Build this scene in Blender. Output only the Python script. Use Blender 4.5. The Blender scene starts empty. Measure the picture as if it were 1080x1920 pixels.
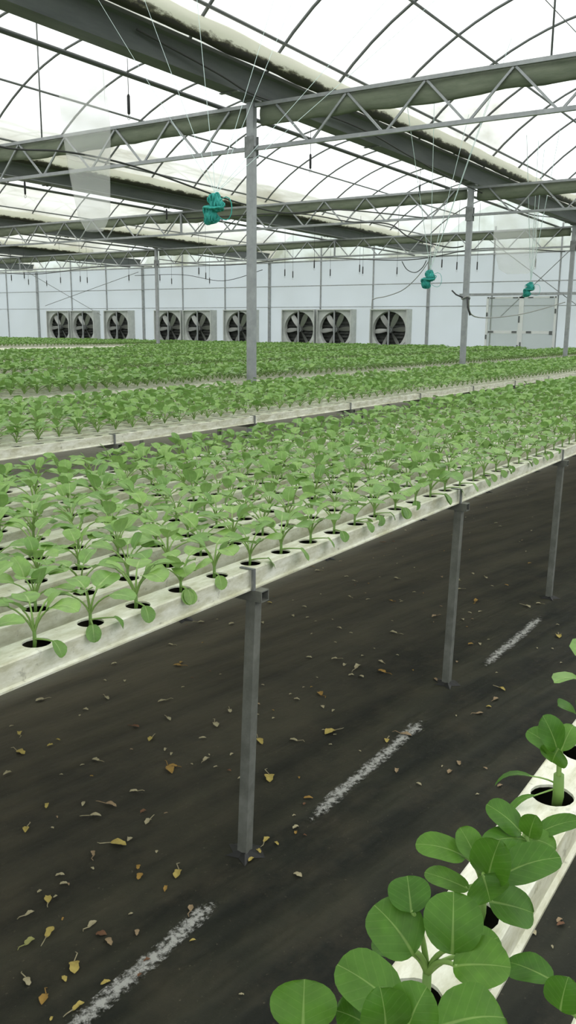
import bpy, math, random
from mathutils import Vector, Matrix, noise
random.seed(7)
S = bpy.context.scene
COL = S.collection
PI = math.pi

# ------------------------------------------------------------------ camera
F = Vector((0.82016527, 0.53310674, -0.20766835))
RT = Vector((0.54659515, -0.83734686, 0.00916417))
UP = Vector((0.16900496, 0.12102665, 0.97815636))
CAMZ = 1.39
FPX = 1616.6
cd = bpy.data.cameras.new('camera')
cd.sensor_fit = 'HORIZONTAL'; cd.sensor_width = 36.0; cd.lens = FPX / 1080 * 36
cd.clip_start = 0.05; cd.clip_end = 900
cam = bpy.data.objects.new('camera', cd)
cam.matrix_world = Matrix(((RT.x, UP.x, -F.x, 0), (RT.y, UP.y, -F.y, 0), (RT.z, UP.z, -F.z, CAMZ), (0, 0, 0, 1)))
COL.objects.link(cam); S.camera = cam

def pix(v):
    d = Vector(v) - Vector((0, 0, CAMZ)); z = d.dot(F)
    if z <= 0.05: return None
    return (540 + FPX * d.dot(RT) / z, 960 - FPX * d.dot(UP) / z, z)

# ------------------------------------------------------------------ materials
def mat(name, col, rough=.6, metal=0.0, spec=.5):
    m = bpy.data.materials.new(name); m.use_nodes = True
    b = m.node_tree.nodes['Principled BSDF']
    b.inputs['Base Color'].default_value = (*col, 1); b.inputs['Roughness'].default_value = rough
    b.inputs['Metallic'].default_value = metal; b.inputs['Specular IOR Level'].default_value = spec
    return m

def N(m, t, **kw):
    n = m.node_tree.nodes.new(t)
    for k, v in kw.items():
        if k in n.inputs: n.inputs[k].default_value = v
        else: setattr(n, k, v)
    return n

def LK(m, a, ao, b, bi): m.node_tree.links.new(a.outputs[ao], b.inputs[bi])

def noisy(name, c1, c2, scale=20, rough=.6, metal=0.0, lo=.4, hi=.65, bump=0.0, detail=6, stretch=None, spec=.5):
    m = mat(name, c1, rough, metal, spec); b = m.node_tree.nodes['Principled BSDF']
    tc = N(m, 'ShaderNodeTexCoord'); nz = N(m, 'ShaderNodeTexNoise', Scale=scale, Detail=detail, Roughness=.65)
    if stretch:
        mp = N(m, 'ShaderNodeMapping'); mp.inputs['Scale'].default_value = stretch
        LK(m, tc, 'Object', mp, 'Vector'); LK(m, mp, 'Vector', nz, 'Vector')
    else: LK(m, tc, 'Object', nz, 'Vector')
    r = N(m, 'ShaderNodeValToRGB'); r.color_ramp.elements[0].position = lo; r.color_ramp.elements[1].position = hi
    r.color_ramp.elements[0].color = (*c1, 1); r.color_ramp.elements[1].color = (*c2, 1)
    LK(m, nz, 'Fac', r, 'Fac'); LK(m, r, 'Color', b, 'Base Color')
    if bump:
        bp = N(m, 'ShaderNodeBump', Strength=bump, Distance=.01); LK(m, nz, 'Fac', bp, 'Height'); LK(m, bp, 'Normal', b, 'Normal')
    return m

M = {}
M['steel'] = noisy('galvanised_steel', (.27, .285, .295), (.37, .385, .395), 9, .45, .3, .35, .7)
M['steel_dark'] = noisy('weathered_steel', (.17, .18, .18), (.26, .27, .27), 12, .55, .3)
M['hoop'] = mat('hoop_tube', (.15, .16, .16), .5, .3)
M['gutter'] = noisy('gutter_sheet', (.10, .11, .115), (.17, .18, .185), 3, .55, .3, .3, .7, stretch=(.3, 2, 2))
M['leg'] = noisy('bench_tube', (.145, .15, .13), (.23, .235, .21), 14, .55, .2)
M['cloth'] = noisy('green_shade_cloth', (.12, .145, .10), (.20, .225, .165), 5, .9, 0, .3, .7, .6, stretch=(1, .6, 3))
M['black'] = mat('black_plastic', (.012, .012, .013), .5)
M['cable'] = mat('cable_rubber', (.035, .037, .036), .6)
M['cable_grey'] = mat('grey_conduit', (.30, .31, .30), .6)
M['string'] = mat('pale_string', (.55, .68, .66), .8)
M['twine'] = noisy('teal_twine', (.010, .23, .20), (.05, .46, .40), 60, .75, 0, .3, .7, .5, stretch=(1, 1, .35))
M['panel_white'] = noisy('fan_housing', (.46, .48, .47), (.58, .60, .58), 4, .5, .1)
M['blade'] = mat('fan_blade', (.30, .31, .295), .32, .5)
M['fan_dark'] = noisy('fan_louvre', (.040, .043, .040), (.085, .09, .082), 7, .7)
M['door_frame'] = mat('door_frame', (.66, .68, .68), .5)
M['corner'] = mat('door_corner_plate', (.10, .11, .11), .6)
M['petiole'] = mat('petiole', (.22, .36, .09), .5)
M['stem'] = mat('stem', (.14, .26, .05), .55)
M['hole_dark'] = mat('dark_channel_inside', (.030, .028, .018), .8, spec=.2)  # near-black brown for the inner faces of the channels
M['stripe'] = None

def leaf_mat(name, ca, cb, vein, back, trans, vs=.5, spec=.5):
    m = mat(name, ca, .42); nt = m.node_tree; b = nt.nodes['Principled BSDF']; out = nt.nodes['Material Output']
    b.inputs['Specular IOR Level'].default_value = spec
    g = N(m, 'ShaderNodeNewGeometry'); oi = N(m, 'ShaderNodeObjectInfo')
    ad = N(m, 'ShaderNodeMath', operation='ADD'); LK(m, g, 'Random Per Island', ad, 0); LK(m, oi, 'Random', ad, 1)
    fr = N(m, 'ShaderNodeMath', operation='FRACT'); LK(m, ad, 0, fr, 0)
    mx = N(m, 'ShaderNodeMix', data_type='RGBA'); mx.inputs[6].default_value = (*ca, 1); mx.inputs[7].default_value = (*cb, 1)
    LK(m, fr, 0, mx, 0)
    uv = N(m, 'ShaderNodeUVMap'); uv.uv_map = 'UVMap'
    sp = N(m, 'ShaderNodeSeparateXYZ'); LK(m, uv, 'UV', sp, 0)
    s1 = N(m, 'ShaderNodeMath', operation='SUBTRACT'); LK(m, sp, 'X', s1, 0); s1.inputs[1].default_value = .5
    ab = N(m, 'ShaderNodeMath', operation='ABSOLUTE'); LK(m, s1, 0, ab, 0)
    wid = N(m, 'ShaderNodeMapRange'); LK(m, sp, 'Y', wid, 0)
    wid.inputs[1].default_value = 0; wid.inputs[2].default_value = .8; wid.inputs[3].default_value = .045 if vs > .4 else .030; wid.inputs[4].default_value = .008
    dv = N(m, 'ShaderNodeMath', operation='DIVIDE'); LK(m, ab, 0, dv, 0); LK(m, wid, 0, dv, 1)
    mid = N(m, 'ShaderNodeMapRange'); LK(m, dv, 0, mid, 0)
    mid.inputs[1].default_value = .55; mid.inputs[2].default_value = 1.3; mid.inputs[3].default_value = vs + .15; mid.inputs[4].default_value = 0
    # side veins: v - |u-.5| * k
    mu = N(m, 'ShaderNodeMath', operation='MULTIPLY_ADD'); LK(m, ab, 0, mu, 0); mu.inputs[1].default_value = -.75; LK(m, sp, 'Y', mu, 2)
    sc = N(m, 'ShaderNodeMath', operation='MULTIPLY'); LK(m, mu, 0, sc, 0); sc.inputs[1].default_value = 40
    sn = N(m, 'ShaderNodeMath', operation='SINE'); LK(m, sc, 0, sn, 0)
    sv = N(m, 'ShaderNodeMapRange'); LK(m, sn, 0, sv, 0)
    sv.inputs[1].default_value = .86; sv.inputs[2].default_value = 1.0; sv.inputs[3].default_value = 0; sv.inputs[4].default_value = .22 * vs
    mxv = N(m, 'ShaderNodeMath', operation='MAXIMUM'); LK(m, mid, 0, mxv, 0); LK(m, sv, 0, mxv, 1)
    m2 = N(m, 'ShaderNodeMix', data_type='RGBA'); LK(m, mxv, 0, m2, 0); LK(m, mx, 2, m2, 6); m2.inputs[7].default_value = (*vein, 1)
    m3 = N(m, 'ShaderNodeMix', data_type='RGBA'); LK(m, g, 'Backfacing', m3, 0); LK(m, m2, 2, m3, 6); m3.inputs[7].default_value = (*back, 1)
    tcl = N(m, 'ShaderNodeTexCoord'); nl = N(m, 'ShaderNodeTexNoise', Scale=55, Detail=3, Roughness=.55); LK(m, tcl, 'Object', nl, 'Vector')
    ml = N(m, 'ShaderNodeMapRange'); LK(m, nl, 'Fac', ml, 0); ml.inputs[1].default_value = .3; ml.inputs[2].default_value = .7; ml.inputs[3].default_value = .78; ml.inputs[4].default_value = 1.2
    mm = N(m, 'ShaderNodeVectorMath', operation='SCALE'); LK(m, m3, 2, mm, 0); LK(m, ml, 0, mm, 3)
    LK(m, mm, 0, b, 'Base Color')
    hs = N(m, 'ShaderNodeMath', operation='MULTIPLY_ADD'); LK(m, nl, 'Fac', hs, 0); hs.inputs[1].default_value = -.8; LK(m, mxv, 0, hs, 2)
    bp = N(m, 'ShaderNodeBump', Strength=.35, Distance=.002); LK(m, hs, 0, bp, 'Height'); bp.invert = True; LK(m, bp, 'Normal', b, 'Normal')
    tr = N(m, 'ShaderNodeBsdfTranslucent'); LK(m, m2, 2, tr, 'Color')
    ms = N(m, 'ShaderNodeMixShader'); ms.inputs[0].default_value = trans
    LK(m, b, 'BSDF', ms, 1); LK(m, tr, 'BSDF', ms, 2); LK(m, ms, 'Shader', out, 'Surface')
    return m

M['leaf'] = leaf_mat('leaf_green', (.128, .275, .048), (.225, .395, .085), (.38, .52, .20), (.21, .34, .12), .30, .5, .6)
M['leaf_deep'] = leaf_mat('leaf_deep_green', (.046, .140, .010), (.085, .205, .020), (.30, .44, .13), (.15, .27, .07), .30, .30, .32)

def film_mat(name, col, transp, dirt=None, dscale=1.5, trans_col=(1, 1, 1), low=0, tq=.45):
    """plastic film: part clear, part light-scattering"""
    m = bpy.data.materials.new(name); m.use_nodes = True; nt = m.node_tree
    nt.nodes.remove(nt.nodes['Principled BSDF']); out = nt.nodes['Material Output']
    tp = N(m, 'ShaderNodeBsdfTransparent'); tp.inputs[0].default_value = (*trans_col, 1)
    tl = N(m, 'ShaderNodeBsdfTranslucent'); df = N(m, 'ShaderNodeBsdfDiffuse')
    a = N(m, 'ShaderNodeMixShader'); a.inputs[0].default_value = .35
    LK(m, tl, 0, a, 1); LK(m, df, 0, a, 2)
    b = N(m, 'ShaderNodeMixShader'); b.inputs[0].default_value = transp
    LK(m, a, 0, b, 1); LK(m, tp, 0, b, 2); LK(m, b, 0, out, 'Surface')
    tl.inputs[0].default_value = (*col, 1); df.inputs[0].default_value = (*col, 1)
    if dirt:
        tc = N(m, 'ShaderNodeTexCoord'); mp = N(m, 'ShaderNodeMapping'); mp.inputs['Scale'].default_value = (.35, 1, 1)
        nz = N(m, 'ShaderNodeTexNoise', Scale=dscale, Detail=5, Roughness=.6)
        LK(m, tc, 'Object', mp, 0); LK(m, mp, 0, nz, 'Vector')
        r = N(m, 'ShaderNodeValToRGB'); r.color_ramp.elements[0].position = .42; r.color_ramp.elements[1].position = .78
        r.color_ramp.elements[0].color = (*col, 1); r.color_ramp.elements[1].color = (*dirt, 1)
        sz = N(m, 'ShaderNodeSeparateXYZ'); LK(m, tc, 'Object', sz, 0)
        lz = N(m, 'ShaderNodeMapRange'); LK(m, sz, 'Z', lz, 0); lz.inputs[1].default_value = 3.9; lz.inputs[2].default_value = 5.0; lz.inputs[3].default_value = low; lz.inputs[4].default_value = 0
        sm = N(m, 'ShaderNodeMath', operation='ADD'); LK(m, nz, 'Fac', sm, 0); LK(m, lz, 0, sm, 1); nz = sm
        LK(m, nz, 0, r, 'Fac'); LK(m, r, 0, tl, 0); LK(m, r, 0, df, 0)
        r2 = N(m, 'ShaderNodeMapRange'); LK(m, nz, 0, r2, 0)
        r2.inputs[1].default_value = .42; r2.inputs[2].default_value = .78; r2.inputs[3].default_value = transp; r2.inputs[4].default_value = transp * tq
        LK(m, r2, 0, b, 0)
    return m

M['film'] = film_mat('roof_film', (.90, .93, .90), .42, (.40, .40, .325), .9, low=.16, tq=.2)
M['wallfilm'] = film_mat('wall_film', (.49, .508, .56), .16, (.45, .465, .505), .5)
M['bag'] = film_mat('thin_clear_film', (.86, .87, .87), .73)
M['doorfilm'] = film_mat('door_film', (.46, .49, .46), .42)

def roll_mat():
    m = mat('rolled_vent_film', (.6, .6, .5), .6); b = m.node_tree.nodes['Principled BSDF']
    tc = N(m, 'ShaderNodeTexCoord'); sp = N(m, 'ShaderNodeSeparateXYZ'); LK(m, tc, 'Object', sp, 0)
    mp = N(m, 'ShaderNodeMapping'); mp.inputs['Scale'].default_value = (3, 8, 8); LK(m, tc, 'Object', mp, 0)
    nz = N(m, 'ShaderNodeTexNoise', Scale=1.6, Detail=8, Roughness=.7); LK(m, mp, 0, nz, 'Vector')
    ma = N(m, 'ShaderNodeMath', operation='MULTIPLY_ADD'); LK(m, nz, 'Fac', ma, 0); ma.inputs[1].default_value = .17; LK(m, sp, 'Z', ma, 2)
    r = N(m, 'ShaderNodeValToRGB'); e = r.color_ramp.elements
    e[0].position = .022; e[0].color = (.018, .017, .010, 1); e[1].position = .060; e[1].color = (.72, .72, .60, 1)
    k = e.new(.038); k.color = (.12, .115, .07, 1)
    LK(m, ma, 0, r, 0); LK(m, r, 0, b, 'Base Color')
    return m
M['roll'] = roll_mat()

def channel_mat():
    m = mat('white_plastic_channel', (.8, .8, .75), .45); b = m.node_tree.nodes['Principled BSDF']
    tc = N(m, 'ShaderNodeTexCoord')
    mp = N(m, 'ShaderNodeMapping'); mp.inputs['Scale'].default_value = (3, 9, 9); LK(m, tc, 'Object', mp, 0)
    n1 = N(m, 'ShaderNodeTexNoise', Scale=3, Detail=6, Roughness=.7); LK(m, mp, 0, n1, 'Vector')
    r1 = N(m, 'ShaderNodeValToRGB'); e = r1.color_ramp.elements
    e[0].position = .38; e[0].color = (.87, .87, .76, 1); e[1].position = .64; e[1].color = (.54, .53, .37, 1)
    LK(m, n1, 'Fac', r1, 0)
    n2 = N(m, 'ShaderNodeTexNoise', Scale=42, Detail=4, Roughness=.6); LK(m, tc, 'Object', n2, 'Vector')
    r2 = N(m, 'ShaderNodeValToRGB'); r2.color_ramp.elements[0].position = .63; r2.color_ramp.elements[1].position = .71
    r2.color_ramp.elements[0].color = (0, 0, 0, 1); r2.color_ramp.elements[1].color = (.75, .75, .75, 1)
    LK(m, n2, 'Fac', r2, 0)
    mu = N(m, 'ShaderNodeMath', operation='MULTIPLY'); LK(m, r2, 0, mu, 0); LK(m, n1, 'Fac', mu, 1)
    mx = N(m, 'ShaderNodeMix', data_type='RGBA'); LK(m, mu, 0, mx, 0); LK(m, r1, 0, mx, 6); mx.inputs[7].default_value = (.10, .09, .05, 1)
    LK(m, mx, 2, b, 'Base Color')
    return m
M['channel'] = channel_mat()

def floor_mat():
    m = mat('black_weed_mat', (.02, .02, .018), .75); b = m.node_tree.nodes['Principled BSDF']
    b.inputs['Specular IOR Level'].default_value = .25
    tc = N(m, 'ShaderNodeTexCoord')
    m0 = N(m, 'ShaderNodeMapping'); m0.inputs['Rotation'].default_value = (0, 0, .19); LK(m, tc, 'Object', m0, 0)
    mp = N(m, 'ShaderNodeMapping'); mp.inputs['Scale'].default_value = (.7, 4.2, 1); LK(m, m0, 0, mp, 0)
    n1 = N(m, 'ShaderNodeTexNoise', Scale=1.7, Detail=3, Roughness=.5); LK(m, mp, 0, n1, 'Vector')
    n2 = N(m, 'ShaderNodeTexNoise', Scale=6, Detail=8, Roughness=.72); LK(m, tc, 'Object', n2, 'Vector')
    n3 = N(m, 'ShaderNodeTexNoise', Scale=85, Detail=3, Roughness=.6); LK(m, tc, 'Object', n3, 'Vector')
    r1 = N(m, 'ShaderNodeValToRGB'); e = r1.color_ramp.elements
    e[0].position = .36; e[0].color = (.0075, .0092, .0068, 1); e[1].position = .66; e[1].color = (.031, .032, .021, 1)
    LK(m, n1, 'Fac', r1, 0)
    r2 = N(m, 'ShaderNodeValToRGB'); e = r2.color_ramp.elements
    e[0].position = .45; e[0].color = (0, 0, 0, 1); e[1].position = .75; e[1].color = (1, 1, 1, 1); LK(m, n2, 'Fac', r2, 0)
    f2 = N(m, 'ShaderNodeMath', operation='MULTIPLY'); LK(m, r2, 0, f2, 0); f2.inputs[1].default_value = .55
    mx = N(m, 'ShaderNodeMix', data_type='RGBA'); LK(m, f2, 0, mx, 0); LK(m, r1, 0, mx, 6); mx.inputs[7].default_value = (.062, .053, .034, 1)
    r3 = N(m, 'ShaderNodeValToRGB'); e = r3.color_ramp.elements
    e[0].position = .66; e[0].color = (0, 0, 0, 1); e[1].position = .76; e[1].color = (.6, .6, .6, 1); LK(m, n3, 'Fac', r3, 0)
    mx2 = N(m, 'ShaderNodeMix', data_type='RGBA'); LK(m, r3, 0, mx2, 0); LK(m, mx, 2, mx2, 6); mx2.inputs[7].default_value = (.16, .14, .10, 1)
    # browner towards and under the benches, pale beyond the first bench
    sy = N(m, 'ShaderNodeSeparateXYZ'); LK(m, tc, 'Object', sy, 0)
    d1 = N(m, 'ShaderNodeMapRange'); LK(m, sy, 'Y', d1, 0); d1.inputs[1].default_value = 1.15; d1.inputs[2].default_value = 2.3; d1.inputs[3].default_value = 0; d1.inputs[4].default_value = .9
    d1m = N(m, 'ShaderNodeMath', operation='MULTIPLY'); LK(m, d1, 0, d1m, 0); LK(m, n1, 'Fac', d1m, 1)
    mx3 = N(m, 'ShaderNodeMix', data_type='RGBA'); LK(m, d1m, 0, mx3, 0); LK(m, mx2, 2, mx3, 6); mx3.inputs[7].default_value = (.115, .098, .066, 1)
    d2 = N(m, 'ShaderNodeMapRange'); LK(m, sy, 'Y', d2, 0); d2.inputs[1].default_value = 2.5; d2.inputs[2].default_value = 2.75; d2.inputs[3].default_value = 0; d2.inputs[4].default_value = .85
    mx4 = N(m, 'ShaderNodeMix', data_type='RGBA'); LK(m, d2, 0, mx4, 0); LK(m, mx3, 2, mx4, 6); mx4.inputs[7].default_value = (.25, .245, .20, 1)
    LK(m, mx4, 2, b, 'Base Color')
    ad = N(m, 'ShaderNodeMath', operation='MULTIPLY_ADD'); LK(m, n2, 'Fac', ad, 0); ad.inputs[1].default_value = .25; LK(m, n1, 'Fac', ad, 2)
    bp = N(m, 'ShaderNodeBump', Strength=.7, Distance=.05); LK(m, ad, 0, bp, 'Height'); LK(m, bp, 'Normal', b, 'Normal')
    return m
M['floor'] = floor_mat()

def stripe_mat():
    m = mat('white_scale_deposit', (.4, .4, .38), .8); nt = m.node_tree; b = nt.nodes['Principled BSDF']; out = nt.nodes['Material Output']
    tc = N(m, 'ShaderNodeTexCoord'); nz = N(m, 'ShaderNodeTexNoise', Scale=60, Detail=6, Roughness=.75); LK(m, tc, 'Object', nz, 'Vector')
    uv = N(m, 'ShaderNodeUVMap'); uv.uv_map = 'UVMap'; sp = N(m, 'ShaderNodeSeparateXYZ'); LK(m, uv, 0, sp, 0)
    s1 = N(m, 'ShaderNodeMath', operation='SUBTRACT'); LK(m, sp, 'Y', s1, 0); s1.inputs[1].default_value = .5
    ab = N(m, 'ShaderNodeMath', operation='ABSOLUTE'); LK(m, s1, 0, ab, 0)
    ma = N(m, 'ShaderNodeMath', operation='MULTIPLY_ADD'); LK(m, ab, 0, ma, 0); ma.inputs[1].default_value = -.42; LK(m, nz, 'Fac', ma, 2)
    s2 = N(m, 'ShaderNodeMath', operation='SUBTRACT'); LK(m, sp, 'X', s2, 0); s2.inputs[1].default_value = .5
    ab2 = N(m, 'ShaderNodeMath', operation='ABSOLUTE'); LK(m, s2, 0, ab2, 0)
    en = N(m, 'ShaderNodeMapRange'); LK(m, ab2, 0, en, 0); en.inputs[1].default_value = .40; en.inputs[2].default_value = .5; en.inputs[3].default_value = 0; en.inputs[4].default_value = -.3
    a2 = N(m, 'ShaderNodeMath', operation='ADD'); LK(m, ma, 0, a2, 0); LK(m, en, 0, a2, 1)
    r = N(m, 'ShaderNodeMapRange'); LK(m, a2, 0, r, 0); r.inputs[1].default_value = .32; r.inputs[2].default_value = .50; r.inputs[3].default_value = 0; r.inputs[4].default_value = .95
    tp = N(m, 'ShaderNodeBsdfTransparent'); ms = N(m, 'ShaderNodeMixShader')
    LK(m, r, 0, ms, 0); LK(m, tp, 0, ms, 1); LK(m, b, 0, ms, 2); LK(m, ms, 0, out, 0)
    return m
M['stripe'] = stripe_mat()
for k, c1, c2 in (('p', (.40, .36, .23), (.26, .22, .13)), ('y', (.46, .37, .10), (.30, .22, .06)), ('o', (.36, .22, .045), (.20, .11, .03)),
                  ('t', (.33, .24, .14), (.20, .14, .08)), ('b', (.16, .075, .035), (.09, .045, .025)), ('g', (.34, .34, .12), (.22, .22, .08))):
    M['dry_' + k] = noisy('dry_leaf_' + k, c1, c2, 60, .8, 0, .35, .7)
M['grass'] = noisy('lawn', (.16, .27, .07), (.24, .33, .11), 2, .9)
M['hill'] = noisy('hazy_hill_scrub', (.30, .36, .42), (.36, .42, .48), .3, .9)

# ------------------------------------------------------------------ mesh helpers
class MB:
    def __init__(s): s.v = []; s.f = []; s.mi = []; s.uv = {}
    def add(s, vs, fs, mi=0):
        o = len(s.v); s.v += [tuple(q) for q in vs]
        for f in fs: s.f.append(tuple(o + i for i in f)); s.mi.append(mi)
        return o
    def box(s, a, b, mi=0):
        x0, y0, z0 = a; x1, y1, z1 = b
        s.add([(x0, y0, z0), (x1, y0, z0), (x1, y1, z0), (x0, y1, z0), (x0, y0, z1), (x1, y0, z1), (x1, y1, z1), (x0, y1, z1)],
              [(3, 2, 1, 0), (4, 5, 6, 7), (0, 1, 5, 4), (1, 2, 6, 5), (2, 3, 7, 6), (3, 0, 4, 7)], mi)
    def tube(s, pts, r, n=8, mi=0, cap=True):
        pts = [Vector(p) for p in pts]; rs = r if isinstance(r, (list, tuple)) else [r] * len(pts)
        ring = []; prev = None
        for i, p in enumerate(pts):
            t = (pts[min(i + 1, len(pts) - 1)] - pts[max(i - 1, 0)]).normalized()
            if prev is None:
                a = t.orthogonal().normalized()
                if abs(t.z) < .9: a = t.cross(Vector((0, 0, 1))).normalized()
            else: a = (prev - t * prev.dot(t)).normalized()
            prev = a; b = t.cross(a)
            ring.append([p + (a * math.cos(2 * PI * k / n) + b * math.sin(2 * PI * k / n)) * rs[i] for k in range(n)])
        vs = [v for rg in ring for v in rg]; fs = []
        for i in range(len(pts) - 1):
            for k in range(n):
                fs.append((i * n + k, i * n + (k + 1) % n, (i + 1) * n + (k + 1) % n, (i + 1) * n + k))
        if cap: fs.append(tuple(reversed(range(n)))); fs.append(tuple((len(pts) - 1) * n + k for k in range(n)))
        s.add(vs, fs, mi)
    def bar(s, a, b, w, h, mi=0):
        """rectangular bar from a to b, w across (horizontal), h the other way"""
        a = Vector(a); b = Vector(b); t = (b - a).normalized()
        u = t.cross(Vector((0, 0, 1))); u = Vector((1, 0, 0)) if u.length < 1e-4 else u.normalized()
        n = u.cross(t).normalized(); vs = []
        for p in (a, b):
            for su, sn in ((-1, -1), (1, -1), (1, 1), (-1, 1)): vs.append(p + u * su * w / 2 + n * sn * h / 2)
        s.add(vs, [(3, 2, 1, 0), (4, 5, 6, 7), (0, 1, 5, 4), (1, 2, 6, 5), (2, 3, 7, 6), (3, 0, 4, 7)], mi)
    def mesh(s, name, mats, smooth=False):
        me = bpy.data.meshes.new(name); me.from_pydata(s.v, [], s.f)
        for m in (mats if isinstance(mats, (list, tuple)) else [mats]): me.materials.append(m)
        if any(s.mi): me.polygons.foreach_set('material_index', s.mi)
        if s.uv:
            l = me.uv_layers.new(name='UVMap')
            flat = [0.0] * (2 * len(me.loops))
            for i, lp in enumerate(me.loops):
                u = s.uv.get(lp.vertex_index, (.5, .3)); flat[2 * i] = u[0]; flat[2 * i + 1] = u[1]
            l.data.foreach_set('uv', flat)
        if smooth: me.polygons.foreach_set('use_smooth', [True] * len(me.polygons))
        me.update(); return me
    def build(s, name, mats, parent=None, smooth=False):
        return put(name, s.mesh(name, mats, smooth), parent)

def put(name, me, parent=None, loc=None):
    o = bpy.data.objects.new(name, me); COL.objects.link(o)
    if parent is not None: o.parent = parent
    if loc is not None: o.location = loc
    return o

def tag(o, label, cat, group=None, kind=None):
    o['label'] = label; o['category'] = cat
    if group: o['group'] = group
    if kind: o['kind'] = kind
    return o

def thing(name, label, cat, loc=(0, 0, 0), rz=0, group=None):
    o = bpy.data.objects.new(name, None); COL.objects.link(o); o.location = loc; o.rotation_euler = (0, 0, rz)
    o.empty_display_size = .1
    return tag(o, label, cat, group)

def dup(root, loc, label, rz=0, scale=1, group=None, name=None):
    r = root.copy(); COL.objects.link(r); r.location = loc; r.rotation_euler = (0, 0, rz); r.scale = (scale,) * 3
    if name: r.name = name
    r['label'] = label
    if group: r['group'] = group
    for ch in KIDS.get(root.name, []):
        c = ch.copy(); COL.objects.link(c); c.parent = r
        for g in KIDS.get(ch.name, []):
            d = g.copy(); COL.objects.link(d); d.parent = c
    return r
KIDS = {}
def index_kids():
    KIDS.clear()
    for o in S.objects:
        if o.parent: KIDS.setdefault(o.parent.name, []).append(o)

def structure(o): o['kind'] = 'structure'; return o

ORD = ['', 'first', 'second', 'third', 'fourth', 'fifth', 'sixth', 'seventh', 'eighth', 'ninth', 'tenth', 'eleventh', 'twelfth', 'thirteenth',
       'fourteenth', 'fifteenth', 'sixteenth', 'seventeenth', 'eighteenth', 'nineteenth', 'twentieth']
TENS = {2: 'twenty', 3: 'thirty', 4: 'forty', 5: 'fifty', 6: 'sixty', 7: 'seventy', 8: 'eighty', 9: 'ninety'}
def ordinal(n):
    if n <= 20: return ORD[n]
    t, u = divmod(n, 10)
    if u == 0: return TENS[t][:-1] + 'ieth'
    return TENS[t] + '-' + ORD[u]

# ------------------------------------------------------------------ layout numbers
G = [-6.79, -0.47, 5.85, 12.22, 18.6, 24.87, 31.2, 37.5]      # roof gutters (y)
TR = [8.2, 14.6, 21.0]                                        # truss lines (x)
XW = 27.28
BT = .79                                                      # bench top
ARC0 = 3.84
def roof(y):
    for i in range(len(G) - 1):
        if G[i] <= y <= G[i + 1]:
            sp = G[i + 1] - G[i]; h = sp / 2; r = (h * h + 1.57 ** 2) / (2 * 1.57); u = y - G[i] - h
            return ARC0 + math.sqrt(max(0, r * r - u * u)) - (r - 1.57)
    return ARC0
# ================================================================== setting
w = bpy.data.worlds.new('overcast_sky'); S.world = w; w.use_nodes = True
nt = w.node_tree; bg = nt.nodes['Background']
tcw = nt.nodes.new('ShaderNodeTexCoord'); spw = nt.nodes.new('ShaderNodeSeparateXYZ'); nt.links.new(tcw.outputs['Generated'], spw.inputs[0])
rw = nt.nodes.new('ShaderNodeValToRGB'); e = rw.color_ramp.elements
e[0].position = 0.0; e[0].color = (.80, .88, 1.0, 1); e[1].position = .45; e[1].color = (1.0, 1.0, .985, 1)
nt.links.new(spw.outputs['Z'], rw.inputs[0]); nt.links.new(rw.outputs[0], bg.inputs[0])
bg.inputs[1].default_value = 2.4

b = MB(); b.add([(-8, -14, 0), (XW, -14, 0), (XW, 38, 0), (-8, 38, 0)], [(0, 1, 2, 3)])
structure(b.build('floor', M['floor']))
b = MB(); b.add([(XW, -300, -.02), (400, -300, -.02), (400, 400, -.02), (XW, 400, -.02), (-300, 38, -.02), (XW, 38, -.02), (XW, 400, -.02), (-300, 400, -.02),
                 (-300, -300, -.02), (XW, -300, -.02), (XW, -14, -.02), (-300, -14, -.02), (-300, -14, -.02), (-8, -14, -.02), (-8, 38, -.02), (-300, 38, -.02)],
                [(0, 1, 2, 3), (4, 5, 6, 7), (8, 9, 10, 11), (12, 13, 14, 15)])
structure(b.build('ground', M['grass']))
# low scrubby hill line beyond the back wall, distance haze painted into its blue-grey
b = MB(); nh = 60
vs = []
for i in range(nh + 1):
    y = -120 + 320 * i / nh; h = 16 + 4 * noise.noise(Vector((y * .03, 1.7, 0))) + 1.2 * noise.noise(Vector((y * .2, 3, 0)))
    vs += [(70, y, -.02), (95, y, h * .7), (130, y, h * 1.3), (180, y, 0)]
fs = []
for i in range(nh):
    for k in range(3): fs.append((i * 4 + k, (i + 1) * 4 + k, (i + 1) * 4 + k + 1, i * 4 + k + 1))
b.add(vs, fs); structure(b.build('hills', M['hill'], smooth=True))

# roof film: one run of arched bays

b = MB(); vs = []; ys = []
for i in range(len(G) - 1):
    n = 24
    for k in range(n): ys.append(G[i] + (G[i + 1] - G[i]) * k / n)
ys.append(G[-1])
xs = [-7, 2, 4] + [4 + .64 * k for k in range(1, 37)] + [XW]
for x in xs:
    for y in ys:
        vs.append((x, y, roof(y) + .02 + .012 * noise.noise(Vector((x * .9, y * .9, 0)))))
ny = len(ys); fs = []
for i in range(len(xs) - 1):
    for k in range(ny - 1): fs.append((i * ny + k, (i + 1) * ny + k, (i + 1) * ny + k + 1, i * ny + k + 1))
b.add(vs, fs); ceil = structure(b.build('ceiling', M['film'], smooth=True))
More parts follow.
